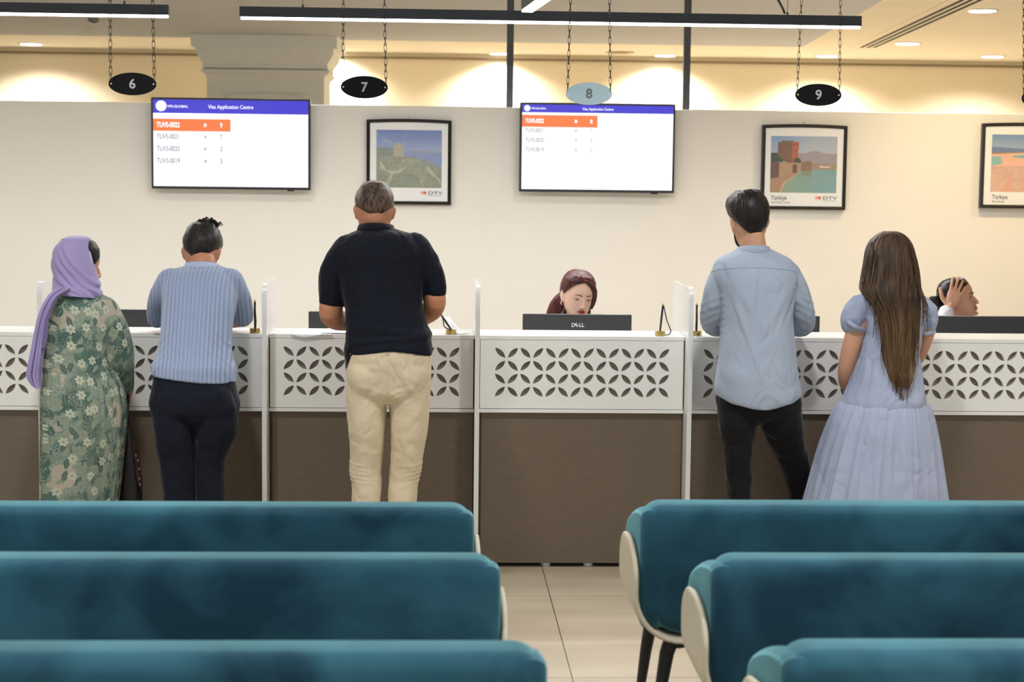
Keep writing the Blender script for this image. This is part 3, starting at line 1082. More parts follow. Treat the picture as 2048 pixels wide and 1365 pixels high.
# ------------------------------------------------------------------ monitors
def monitor(x0, x1, ytop, lab, logo=False, Y=8.62):
    a, b = at(x0, 640, Y), at(x1, 640, Y)
    z1 = at((x0 + x1) / 2, ytop, Y).z
    W, H = b.x - a.x, 0.325
    z0 = z1 - H
    t = thing('monitor', lab, 'monitor', ((a.x + b.x) / 2, Y, 0.7405), 'computer monitors behind the counter')
    bm = nb(); box(bm, a.x, b.x, Y, Y + 0.022, z0, z1, 0.004, 2)
    box(bm, a.x + W * .2, b.x - W * .2, Y - 0.02, Y + 0.001, z0 + 0.04, z0 + H * 0.7, 0.008, 2)
    obj('case', bm, M_monitor, t)
    bm = nb(); box(bm, a.x + 0.008, b.x - 0.008, Y + 0.0222, Y + 0.0232, z0 + 0.014, z1 - 0.008)
    obj('display', bm, mat('display_dark', srgb(60, 70, 90), 0.2, emit=srgb(190, 205, 230), estr=0.4), t)
    cx_ = (a.x + b.x) / 2
    bm = nb(); box(bm, cx_ - 0.03, cx_ + 0.03, Y - 0.03, Y - 0.012, 0.75, z0 + 0.1, 0.004, 2)
    obj('stand_neck', bm, M_monitor, t)
    bm = nb(); box(bm, cx_ - 0.11, cx_ + 0.11, Y - 0.09, Y + 0.09, 0.7405, 0.752, 0.004, 2)
    obj('stand_base', bm, M_monitor, t)
    if logo:
        g = mat('logo_silver', srgb(225, 228, 230), 0.35)
        text('lettering', 'D', 1142.5, 654, Y, 7.2, g, t, 'LEFT', 1.0, 0.02, 0.003)
        text('lettering', 'LL', 1158, 654, Y, 7.2, g, t, 'LEFT', 1.0, 0.02, 0.003)
        c = bpy.data.curves.new('tilted_e', 'FONT')
        c.body, c.align_x, c.align_y, c.offset = 'E', 'CENTER', 'CENTER', 0.02
        o = bpy.data.objects.new('tilted_e', c); COL.objects.link(o)
        me = eval_mesh(o)
        p = at(1153.6, 650.4, Y); s = 7.2 * Y / FPX / 0.69
        ca, sa = math.cos(math.radians(38)), math.sin(math.radians(38))
        for v in me.vertices:
            x, y = v.co.x * s, v.co.y * s
            v.co = Vector((p.x + x * ca - y * sa, Y - 0.003, p.z + x * sa + y * ca))
        me.materials.clear()
        link('lettering', me, g, t)
    return t


monitor(193, 411, 620, 'dark monitor between the woman in the lilac scarf and the ribbed-shirt man')
monitor(617, 835, 624, 'dark monitor behind the left elbow of the navy polo man')
monitor(1045.5, 1263.5, 629, 'dark monitor with silver lettering in front of the red-haired clerk', True)
monitor(1422, 1640, 632, 'dark monitor behind the man in the pale blue shirt')
monitor(1868, 2086, 633, 'dark monitor at the right edge in front of the clerk touching her head')

# office chairs / telephones peeping over the counter
def swivel(x0, x1, ytop, Y, lab):
    a, b = at(x0, 665, Y), at(x1, 665, Y)
    z1 = at((x0 + x1) / 2, ytop, Y).z
    cx_ = (a.x + b.x) / 2
    w = (b.x - a.x) / 2
    t = thing('office_chair', lab, 'chair', (cx_, Y, 0))
    bm = nb(); box(bm, cx_ - w, cx_ + w, Y - 0.03, Y + 0.03, z1 - 0.42, z1, 0.028, 4)
    obj('backrest', bm, M_blackpl, t, True)
    bm = nb(); box(bm, cx_ - w, cx_ + w, Y - 0.5, Y - 0.05, 0.44, 0.52, 0.03, 4)
    obj('seat', bm, M_blackpl, t, True)
    bm = nb(); box(bm, cx_ - 0.02, cx_ + 0.02, Y - 0.055, Y - 0.01, 0.42, z1 - 0.3, 0.006, 2)
    obj('back_bar', bm, M_blackpl, t)
    bm = nb(); cyl(bm, (cx_, Y - 0.27, 0.26), 0.025, 0.36, 20)
    obj('gas_post', bm, M_steel, t, True)
    for k in range(5):
        an = k * 2 * math.pi / 5
        bm = nb()
        tube(bm, [Vector((cx_, Y - 0.27, 0.10)), Vector((cx_ + 0.28 * math.cos(an), Y - 0.27 + 0.28 * math.sin(an), 0.075))], [0.02, 0.014], 8, 1)
        ellipsoid(bm, (cx_ + 0.28 * math.cos(an), Y - 0.27 + 0.28 * math.sin(an), 0.03), (0.03, 0.03, 0.029), u=12, v=8)
        obj('leg', bm, M_blackpl, t, True)
    return t


swivel(-120, 47, 655, 9.55, 'black office chair top just showing over the counter at the left edge')
# black desk telephone right of the clerk's monitor
Y = 8.75
a, b = at(1252, 668, Y), at(1292, 668, Y)
z1 = at(1270, 663.5, Y).z
t = thing('desk_telephone', 'black desk phone peeping over the counter right of the lettered monitor', 'telephone', ((a.x + b.x) / 2, Y, 0.74))
bm = nb()
prism(bm, [(a.x, 0.7405), (b.x, 0.7405), (b.x, z1 - 0.22), (a.x + 0.01, z1 - 0.2)], 'y', Y - 0.09, Y + 0.09)
obj('body', bm, M_blackpl, t)
bm = nb()
prism(bm, [(a.x, z1 - 0.2), (a.x + 0.012, z1 - 0.205), (b.x - 0.004, z1 - 0.02), (b.x - 0.001, z1 - 0.006), (b.x - 0.02, z1), (a.x, z1 + 0.003)], 'y', Y - 0.02, Y + 0.02)
obj('handset', bm, M_blackpl, t)


# ------------------------------------------------------------------ counter pens on brass stands
def counter_pen(px, base_y, Y, lab, top, lean, cord):
    c = at(px, base_y, Y)
    z = ZTOP + 0.0005
    t = thing('counter_pen', lab, 'pen', (c.x, Y, z), 'black counter pens in brass stands')
    bm = nb(); cyl(bm, (c.x, Y, z + 0.0105), 0.0235, 0.021, 32)
    bmesh.ops.bevel(bm, geom=[e for e in bm.edges if abs(e.verts[0].co.z - e.verts[1].co.z) < 1e-5], offset=0.002, segments=2, affect='EDGES')
    obj('brass_stand', bm, M_gold, t, False)
    p0 = Vector((c.x, Y, z + 0.021))
    p1 = Vector((c.x + lean, Y + 0.01, z + top))
    bm = nb(); tube(bm, [p0, p0.lerp(p1, .5), p1], [0.0042, 0.0052, 0.0045], 12, 2)
    obj('pen_barrel', bm, mat('pen_black', srgb(20, 20, 22), 0.18, coat=0.7), t, True)
    bm = nb(); tube(bm, [p1, p1 + Vector((0.0005, 0, 0.006))], [0.0048, 0.003], 12, 1)
    obj('pen_cap', bm, M_gold, t, True)
    bm = nb()
    tube(bm, [p1 + Vector((0.003, 0, 0))] + [Vector((c.x + dx, Y + dy, z + dz)) for dx, dy, dz in cord], 0.0026, 8, 5)
    obj('cord', bm, mat('pen_black', srgb(20, 20, 22), 0.18), t, True)


Y = Y_FRONT + 0.05
counter_pen(1320, 668, Y, 'black counter pen on a brass stand in front of the clerk, right of the monitor', 0.135, 0.012,
            [(0.018, 0.005, 0.12), (0.03, 0.005, 0.07), (0.044, 0, 0.035), (0.048, 0, 0.018), (0.04, 0, 0.006), (0.024, 0, 0.004)])
counter_pen(1393, 670, Y + 0.02, 'black counter pen on a brass stand beside the right divider, left of the pale-shirted man', 0.137, 0.0,
            [(-0.003, -0.012, 0.1), (-0.006, -0.016, 0.05), (-0.004, -0.018, 0.012), (0.004, -0.026, 0.006), (0.008, -0.022, 0.012)])
counter_pen(510, 663, Y, 'black counter pen on a brass stand by the right elbow of the ribbed-shirt man', 0.137, -0.002,
            [(0.003, -0.01, 0.1), (0.006, -0.014, 0.05), (0.004, -0.026, 0.012), (0.0, -0.026, 0.006)])
counter_pen(902, 670, Y, 'brass pen stand with a black pen leaning left beside the crumpled paper sheet', 0.085, -0.045,
            [(-0.035, -0.005, 0.06), (-0.03, -0.012, 0.035), (-0.01, -0.02, 0.024), (0.0, -0.024, 0.022), (0.004, -0.022, 0.021)])


# ------------------------------------------------------------------ loose papers
def sheet(name, pts, lab, m=M_paper, nu=14, nv=14, curl=None, group=None):
    """corner quad pts (4 Vectors) bent by curl(u, v) -> z offset"""
    bm = nb()
    g = []
    for j in range(nv + 1):
        row = []
        for i in range(nu + 1):
            u, v = i / nu, j / nv
            p = pts[0].lerp(pts[1], u).lerp(pts[3].lerp(pts[2], u), v)
            if curl:
                p = p + curl(u, v)
            row.append(bm.verts.new(p))
        g.append(row)
    for j in range(nv):
        for i in range(nu):
            bm.faces.new((g[j][i], g[j][i + 1], g[j + 1][i + 1], g[j + 1][i]))
    bmesh.ops.recalc_face_normals(bm, faces=bm.faces)
    r = bmesh.ops.solidify(bm, geom=bm.faces[:], thickness=0.0006)
    o = obj(name, bm, m, None, True, loc=pts[0])
    tag(o, lab, 'paper', group)
    return o


z = ZTOP + 0.0015
x0, x1 = at(573, 668, Y_FRONT).x, at(660, 668, Y_FRONT).x
sheet('paper_sheet', [Vector((x0 + 0.02, Y_FRONT - 0.018, z)), Vector((x1 + 0.01, Y_FRONT - 0.022, z)), Vector((x1 - 0.02, Y_FRONT + 0.24, z)), Vector((x0 - 0.0, Y_FRONT + 0.22, z))],
      'white paper sheet drooping over the counter edge left of the navy polo man',
      curl=lambda u, v: Vector((0, 0, -0.014 * max(0, 1 - abs(u - 0.35) * 2.6) * max(0, 1 - v * 22) + 0.002 * math.sin(u * 5) * v)))
x0, x1 = at(640, 668, Y_FRONT).x, at(692, 668, Y_FRONT).x
sheet('paper_sheet', [Vector((x0, Y_FRONT + 0.02, z + 0.003)), Vector((x1 + 0.1, Y_FRONT + 0.015, z + 0.003)), Vector((x1 + 0.1, Y_FRONT + 0.25, z + 0.005)), Vector((x0 + 0.02, Y_FRONT + 0.25, z + 0.004))],
      'white paper sheet lying flat under the left forearm of the navy polo man')
P0 = [at(915, 671, Y_FRONT + 0.03), at(938, 669, Y_FRONT + 0.05), at(898, 633, Y_FRONT + 0.16), at(887, 636, Y_FRONT + 0.10)]
P0[0].z = z; P0[1].z = z + 0.001
sheet('paper_sheet', P0, 'white paper sheet curling up beside a brass pen stand, by the navy polo man',
      curl=lambda u, v: Vector((0.008 * math.sin(v * 3.1) * (1 - u), 0.0, -0.012 * math.sin(v * 3.14) + 0.003 * math.sin(u * 8 + v * 5) * v)))


# ------------------------------------------------------------------ waiting benches
M_teal = bpy.data.materials.new('teal_velvet')
M_teal.use_nodes = True
nt = M_teal.node_tree
b = nt.nodes['Principled BSDF']
tc = nt.nodes.new('ShaderNodeTexCoord')
oi = nt.nodes.new('ShaderNodeObjectInfo')
ad = nt.nodes.new('ShaderNodeVectorMath'); ad.operation = 'ADD'
nt.links.new(tc.outputs['Object'], ad.inputs[0])
nt.links.new(oi.outputs['Location'], ad.inputs[1])
n = nt.nodes.new('ShaderNodeTexNoise'); n.inputs['Scale'].default_value = 3.2; n.inputs['Detail'].default_value = 5; n.inputs['Distortion'].default_value = 0.6
nt.links.new(ad.outputs[0], n.inputs['Vector'])
r = nt.nodes.new('ShaderNodeValToRGB')
r.color_ramp.elements[0].position = 0.36; r.color_ramp.elements[0].color = srgb(24, 58, 76)
r.color_ramp.elements[1].position = 0.66; r.color_ramp.elements[1].color = srgb(52, 100, 118)
nt.links.new(n.outputs['Fac'], r.inputs[0])
nt.links.new(r.outputs[0], b.inputs['Base Color'])
b.inputs['Roughness'].default_value = 0.85
b.inputs['Specular IOR Level'].default_value = 0.15
b.inputs['Sheen Weight'].default_value = 1.0
b.inputs['Sheen Roughness'].default_value = 0.42
b.inputs['Sheen Tint'].default_value = srgb(150, 215, 222)
M_cream = mat('cream_leather', srgb(212, 202, 178), 0.5, var=0.03, vscale=8, bump=0.03, bscale=120)
M_leg = mat('black_leg', srgb(26, 26, 28), 0.5)


def rr_outline(x0, x1, z0, z1, rt, rb, n=8):
    out = []
    for cx_, cz_, r_, a0 in ((x1 - rt, z1 - rt, rt, 0), (x0 + rt, z1 - rt, rt, 90), (x0 + rb, z0 + rb, rb, 180), (x1 - rb, z0 + rb, rb, 270)):
        for k in range(n + 1):
            a = math.radians(a0 + 90 * k / n)
            out.append((cx_ + r_ * math.cos(a), cz_ + r_ * math.sin(a)))
    return out


def soft_slab(bm, outline, axis, a, b, edge):
    """outline pushed along an axis with rounded rims"""
    cx_ = sum(p[0] for p in outline) / len(outline)
    cz_ = sum(p[1] for p in outline) / len(outline)
    W = max(p[0] for p in outline) - min(p[0] for p in outline)
    H = max(p[1] for p in outline) - min(p[1] for p in outline)
    def mk(u, v, w):
        return {'x': Vector((w, u, v)), 'y': Vector((u, w, v))}[axis]
    rings = []
    N = 5
    def inset(e):
        sx, sz = (W - 2 * e) / W, (H - 2 * e) / H
        xm = (max(p[0] for p in outline) + min(p[0] for p in outline)) / 2
        zm = (max(p[1] for p in outline) + min(p[1] for p in outline)) / 2
        return [(xm + (p[0] - xm) * sx, zm + (p[1] - zm) * sz) for p in outline]
    for k in range(N + 1):
        t = math.radians(90 * k / N)
        o_ = inset(edge * (1 - math.sin(t)))
        rings.append([mk(u, v, a + edge * (1 - math.cos(t))) for u, v in o_])
    for k in range(N, -1, -1):
        t = math.radians(90 * k / N)
        o_ = inset(edge * (1 - math.sin(t)))
        rings.append([mk(u, v, b - edge * (1 - math.cos(t))) for u, v in o_])
    loft(bm, rings)


def bench(x0, x1, Yb, lab, zt=0.80):
    t = thing('waiting_bench', lab, 'bench', ((x0 + x1) / 2, Yb + 0.3, 0), 'teal velvet waiting benches')
    zb = 0.40
    # padded back
    bm = nb()
    soft_slab(bm, rr_outline(x0, x1, zb + 0.012, zt, 0.06, 0.13), 'y', Yb, Yb + 0.15, 0.042)
    o = obj('backrest', bm, M_teal, t, True)
    # padded sides, dropping towards the front
    for s, xo in ((-1, x0), (1, x1)):
        bm = nb()
        yA, yB = Yb + 0.006, Yb + 0.46
        out = []
        prof = [(yA, zb + 0.03), (yB - 0.08, zb + 0.03), (yB - 0.02, zb + 0.06), (yB, zb + 0.12), (yB - 0.01, zb + 0.22), (yB - 0.05, zb + 0.28), (yB - 0.16, zt - 0.070), (yA + 0.18, zt - 0.036), (yA + 0.08, zt - 0.018), (yA + 0.03, zt - 0.016), (yA, zt - 0.05)]
        P = catmull(prof + [prof[0]], 3)[:-1]
        xa, xb = (xo - 0.008, xo + 0.062) if s < 0 else (xo - 0.062, xo + 0.008)
        soft_slab(bm, [tuple(p) for p in P][::-1], 'x', xa, xb, 0.03)
        obj('armrest', bm, M_teal, t, True)
    # cream shell: a thin tray wrapped round the sides and the bottom
    cl = []
    th = 0.022
    xo0, xo1 = x0 - 0.008 - th * 0.55, x1 + 0.008 + th * 0.55
    R = 0.14
    zz = zb - 0.006
    ztp = 0.675
    for k in range(9):
        cl.append((xo0, ztp - (ztp - zz - R) * k / 8, ))
    cl = [(xo0, ztp - (ztp - zz - R) * k / 10) for k in range(10)]
    cl += [(xo0 + R - R * math.cos(math.radians(9 * k)), zz + R - R * math.sin(math.radians(9 * k))) for k in range(11)]
    cl += [(x, zz) for x in np.linspace(xo0 + R + 0.05, xo1 - R - 0.05, 8)]
    cl += [(xo1 - R + R * math.sin(math.radians(9 * k)), zz + R - R * math.cos(math.radians(9 * k))) for k in range(11)]
    cl += [(xo1, zz + R + (ztp - zz - R) * k / 10) for k in range(1, 11)]
    rings = []
    for k, (x, z_) in enumerate(cl):
        a, b_ = cl[max(0, k - 1)], cl[min(len(cl) - 1, k + 1)]
        tv_ = Vector((b_[0] - a[0], b_[1] - a[1])).normalized()
        nr = Vector((-tv_.y, tv_.x))
        q = max(0.0, (z_ - (ztp - 0.10)) / 0.10)
        e = 1 - math.sqrt(max(0, 1 - q * q)) if q < 1 else 1
        yc, hw = Yb + 0.20, 0.205 * (1 - 0.86 * e)
        tt = th / 2 * (1 - 0.5 * e)
        ring = []
        for j in range(16):
            an = 2 * math.pi * j / 16
            cy_ = math.copysign(abs(math.cos(an)) ** 0.25, math.cos(an)) * hw
            cz_ = math.copysign(abs(math.sin(an)) ** 0.7, math.sin(an)) * tt
            ring.append(Vector((x + nr.x * cz_, yc + cy_, z_ + nr.y * cz_)))
        rings.append(ring)
    bm = nb()
    loft(bm, rings)
    obj('outer_shell', bm, M_cream, t, True)
    n_ = 3
    w_ = (x1 - x0 - 0.2) / n_
    for k in range(n_):
        bm = nb()
        box(bm, x0 + 0.1 + k * w_ + 0.003, x0 + 0.1 + (k + 1) * w_ - 0.003, Yb + 0.13, Yb + 0.56, zb + 0.005, zb + 0.07, 0.02, 4)
        obj('seat_cushion', bm, M_teal, t, True)
    for xs, s in ((x0, -1), (x1, 1)):
        for yy in (Yb + 0.06, Yb + 0.40):
            bm = nb()
            xi = xs - s * 0.12
            pts = [(xi - s * 0.07, zb - 0.012), (xi, zb - 0.02), (xi + s * 0.035, 0.34), (xi + s * 0.075, 0.002)]
            rad = [0.022, 0.024, 0.022, 0.011]
            tube(bm, [Vector((p[0], yy + (0.01 if yy < Yb + 0.2 else 0.03) * i, p[1])) for i, p in enumerate(pts)], rad, 12, 3, ends=False)
            obj('leg', bm, M_leg, t, True)


def bY(px, py, zt=0.80):
    return at_z(px, py, zt).y


YR1, YR2, YR3 = bY(1350, 1011), bY(1500, 1121), bY(1650, 1302)
YL1, YL2, YL3 = bY(850, 1016), bY(850, 1121), bY(900, 1306)
BW = 2.1
for (px, Yb, lab) in ((1284, YR1, 'farthest teal velvet bench right of the aisle, with cream shell and black legs showing'),
                      (1428, YR2, 'middle teal velvet bench right of the aisle, cream side at its left end'),
                      (1577, YR3, 'nearest teal velvet bench at the bottom right corner')):
    x = at(px, 1200, Yb).x
    bench(x, x + BW, Yb - 0.02, lab)
for (px, Yb, lab) in ((942, YL1, 'farthest teal velvet bench left of the aisle, against the counter'),
                      (995, YL2, 'middle teal velvet bench left of the aisle'),
                      (1090, YL3, 'nearest teal velvet bench at the bottom left')):
    x = at(px, 1200, Yb).x
    bench(x - BW, x, Yb - 0.02, lab)

# ------------------------------------------------------------------ ceiling lamps, some of them added for brightness (their discs are in the soffit)
HALL = (1.0, 0.99, 0.98)
for x in (-5.4, -3.6, -1.2, 1.2, 3.4):  # leftmost column added to brighten the left wall
    for y in (1.2, 3.6, 6.0, 10.6, 12.85):  # farthest row, behind the partition, added to light the capital and far wall
        if x < -5 and y < 5:
            continue
        t = thing('ceiling_downlight', 'unseen round downlight, in a grid with lamps added to brighten the walls', 'downlight', (x, y, Z_SOF), 'hall downlights')
        bm = nb(); cyl(bm, (x, y, Z_SOF - 0.005), 0.12, 0.008, 32)
        obj('lens', bm, M_down, t)
        s = spot('hall_lamp', (0, 0, 0), 150 if y > 12 else 205 if y == 6.0 else 138, HALL, 140, 1.0, 0.12)
        s.parent = t
        s.location = (0, 0, -0.03)
# ------------------------------------------------------------------ people: tools
def T(py, xl, xr, Y, b, p=2.3):
    """a level cross-section: silhouette from xl to xr at row py, centred at depth Y, half-depth b"""
    l, r = at(xl, py, Y), at(xr, py, Y)
    return ((l.x + r.x) / 2, Y, (l.z + r.z) / 2, (r.x - l.x) / 2, b, p)


def inset(rows, d):
    return [(r[0], r[1], r[2], max(r[3] - d, 0.012), max(r[4] - d, 0.012), r[5]) for r in rows]


def body_loft(bm, rows, n=36, k=4, grow=0.0):
    R = catmull(rows, k)
    rings = []
    for cx_, cy_, cz_, a, b, p in R:
        a, b = a + grow, b + grow
        ring = []
        for i in range(n):
            t = 2 * math.pi * i / n
            c, s = math.cos(t), math.sin(t)
            ring.append(Vector((cx_ + a * math.copysign(abs(c) ** (2 / p), c), cy_ + b * math.copysign(abs(s) ** (2 / p), s), cz_)))
        rings.append(ring)
    loft(bm, rings)
    return bm


def remeshed(name, bm, voxel, m, parent, smooth=3, disp=None):
    bmesh.ops.recalc_face_normals(bm, faces=bm.faces)
    me = bpy.data.meshes.new(name)
    bm.to_mesh(me)
    bm.free()
    o = bpy.data.objects.new(name, me)
    COL.objects.link(o)
    md = o.modifiers.new('r', 'REMESH')
    md.mode = 'VOXEL'
    md.voxel_size = voxel
    if smooth:
        sm = o.modifiers.new('s', 'SMOOTH')
        sm.iterations = smooth
        sm.factor = 0.5
    me2 = eval_mesh(o)
    if disp:
        n = len(me2.vertices)
        co = np.empty(n * 3); me2.vertices.foreach_get('co', co); co = co.reshape(-1, 3)
        nr = np.array([v.vector[:] for v in me2.vertex_normals])
        co = disp(co, nr)
        co[:, 2] = np.maximum(co[:, 2], 0.004)
        me2.vertices.foreach_set('co', co.ravel())
    me2.materials.clear()
    return link(name, me2, m, parent, True)


def nz(co, f, seed=0.0):
    """Perlin noise with a frequency per axis"""
    fx, fy, fz = f
    N = noise.noise
    return np.array([N((x * fx + seed, y * fy + seed * 1.7, z * fz)) for x, y, z in co])


def folds(amp=0.004, f=(9, 9, 4), seed=0.0, amp2=0.0015, f2=(30, 30, 14), extra=None):
    def fn(co, nr):
        d = amp * nz(co, f, seed)
        # ridged creases read as cloth
        r = nz(co, f2, seed + 5)
        d += amp2 * (1 - 2 * np.abs(r))
        co = co + nr * d[:, None]
        if extra:
            co = extra(co, nr)
        return co
    return fn


def sstep(a, b, x):
    t = np.clip((x - a) / (b - a), 0, 1)
    return t * t * (3 - 2 * t)


# head shape: (height above the middle, half width, front, back) in metres, crown to chin
HEAD = [(0.117, 0.012, 0.006, -0.022), (0.112, 0.034, 0.034, -0.050), (0.098, 0.054, 0.062, -0.075), (0.072, 0.069, 0.083, -0.093), (0.040, 0.0755, 0.092, -0.101),
        (0.010, 0.0765, 0.0925, -0.102), (-0.015, 0.0745, 0.087, -0.098), (-0.040, 0.071, 0.0875, -0.088), (-0.062, 0.065, 0.0875, -0.070),
        (-0.082, 0.056, 0.086, -0.048), (-0.100, 0.043, 0.084, -0.022), (-0.111, 0.028, 0.078, 0.0), (-0.117, 0.012, 0.064, 0.03)]
_HZ = np.array([h[0] for h in HEAD])[::-1]


def head_at(z):
    f = lambda k: float(np.interp(z, _HZ, np.array([h[k] for h in HEAD])[::-1]))
    return f(1), f(2), f(3)


def face_y(x, z):
    a, f, b = head_at(z)
    yc, hb = (f + b) / 2, (f - b) / 2
    return yc + hb * max(0.0, 1 - abs(x / a) ** 2.25) ** (1 / 2.25)


class Head:
    def __init__(self, px, py, Y, yaw=0, pitch=0, roll=0, s=1.0):
        self.c = at(px, py, Y)
        self.M = (Matrix.Translation(self.c) @ Matrix.Rotation(math.radians(yaw), 4, 'Z') @ Matrix.Rotation(math.radians(-pitch), 4, 'X')
                  @ Matrix.Rotation(math.radians(roll), 4, 'Y') @ Matrix.Scale(s, 4))
        self.I = self.M.inverted()
        self.s = s

    def p(self, x, y, z):
        return self.M @ Vector((x, y, z))

    def skull(self, bm, ears=True, nose=True):
        rows = catmull(HEAD, 3)
        rings = []
        n = 40
        for z, a, f, b in rows:
            yc, hb = (f + b) / 2, (f - b) / 2
            ring = []
            for i in range(n):
                t = 2 * math.pi * i / n
                c, s = math.cos(t), math.sin(t)
                ring.append(self.p(a * math.copysign(abs(c) ** (2 / 2.25), c), yc + hb * math.copysign(abs(s) ** (2 / 2.25), s), z))
            rings.append(ring)
        loft(bm, rings)
        if ears:
            for sx in (-1, 1):
                R3 = self.M.to_3x3().normalized() @ Matrix.Rotation(math.radians(sx * 22), 3, 'Z') @ Matrix.Rotation(math.radians(-10), 3, 'X')
                s = self.s
                ellipsoid(bm, self.p(sx * 0.0795, -0.006, -0.014), (0.0065 * s, 0.018 * s, 0.026 * s), R3, 16, 12)
                ellipsoid(bm, self.p(sx * 0.084, -0.015, -0.004), (0.0075 * s, 0.009 * s, 0.025 * s), R3, 16, 12)
                ellipsoid(bm, self.p(sx * 0.0775, -0.001, -0.037), (0.006 * s, 0.009 * s, 0.010 * s), R3, 12, 10)
        if nose:
            tube(bm, [self.p(0, 0.083, -0.002), self.p(0, 0.094, -0.02), self.p(0, 0.101, -0.038), self.p(0, 0.103, -0.045)], [0.008 * self.s, 0.0085 * self.s, 0.010 * self.s, 0.0105 * self.s], 12, 3)
            for sx in (-1, 1):
                ellipsoid(bm, self.p(sx * 0.011, 0.094, -0.049), (0.0085 * self.s, 0.011 * self.s, 0.0075 * self.s), self.M.to_3x3().normalized(), 12, 8)
            # brow, cheeks, muzzle, chin
            tube(bm, [self.p(-0.042, 0.066, 0.012), self.p(-0.02, 0.082, 0.014), self.p(0, 0.083, 0.012), self.p(0.02, 0.082, 0.014), self.p(0.042, 0.066, 0.012)], 0.0085 * self.s, 10, 3)
            for sx in (-1, 1):
                ellipsoid(bm, self.p(sx * 0.040, 0.045, -0.042), (0.0215 * self.s, 0.0215 * self.s, 0.024 * self.s))
            ellipsoid(bm, self.p(0, 0.074, -0.072), (0.026 * self.s, 0.02 * self.s, 0.020 * self.s))
            ellipsoid(bm, self.p(0, 0.078, -0.102), (0.019 * self.s, 0.014 * self.s, 0.013 * self.s))

    def sockets(self, co, nr):
        I = np.array(self.I)
        loc = co @ I[:3, :3].T + I[:3, 3]
        d = np.zeros(len(co))
        for sx in (-1, 1):
            d += 0.0095 * np.exp(-((loc[:, 0] - sx * 0.031) / 0.0145) ** 2 - ((loc[:, 2] + 0.010) / 0.0095) ** 2) * (loc[:, 1] > 0.03)
        d += 0.004 * np.exp(-((loc[:, 0]) / 0.012) ** 2 - ((loc[:, 2] + 0.091) / 0.005) ** 2) * (loc[:, 1] > 0.03)
        M = np.array(self.M)[:3, :3] / self.s
        fwd = M @ np.array((0, 1.0, 0))
        return co - fwd[None, :] * d[:, None] * self.s

    def hair_cap(self, bm, thick, zmin, n=72, rows=26, lump=0.0, seed=0.0, top=0.0):
        """shell of hair over the skull; thick(phi, s) and zmin(phi), phi = 0 at the front"""
        rings = []
        for j in range(rows + 1):
            s = j / rows
            ring = []
            for i in range(n):
                ph = 2 * math.pi * i / n
                z1 = zmin(ph)
                z = 0.116 + (z1 - 0.116) * (1 - math.cos(s * math.pi / 2)) ** 0.9 if s > 0 else 0.1165
                a, f, b = head_at(z)
                yc, hb = (f + b) / 2, (f - b) / 2
                sx, cy_ = math.sin(ph), math.cos(ph)
                q = 2 / 2.25
                x = a * math.copysign(abs(sx) ** q, sx)
                y = yc + hb * math.copysign(abs(cy_) ** q, cy_)
                t = thick(ph, s)
                dn_ = Vector((x / (a + 1e-6) * 0.9, (y - yc) / (hb + 1e-6) * 0.9, max(0.0, z - 0.03) / 0.085 * 1.2))
                if dn_.length > 1e-6:
                    dn_.normalize()
                w = 1.0
                if lump:
                    w += lump * noise.noise((math.sin(ph) * 3.1 + seed, math.cos(ph) * 3.1, s * 3 + seed)) + lump * 0.6 * noise.noise((math.sin(ph) * 11 + seed, math.cos(ph) * 11, s * 4))
                v = Vector((x, y, z)) + dn_ * (t * w)
                ring.append(self.p(v.x, v.y, v.z))
            rings.append(ring)
        # tuck the rim under the scalp
        ring = []
        for i in range(n):
            ph = 2 * math.pi * i / n
            z = zmin(ph) + 0.004
            a, f, b = head_at(z)
            yc, hb = (f + b) / 2, (f - b) / 2
            q = 2 / 2.25
            sx, cy_ = math.sin(ph), math.cos(ph)
            ring.append(self.p(a * 0.93 * math.copysign(abs(sx) ** q, sx), yc + hb * 0.93 * math.copysign(abs(cy_) ** q, cy_), z))
        rings.append(ring)
        loft(bm, rings)


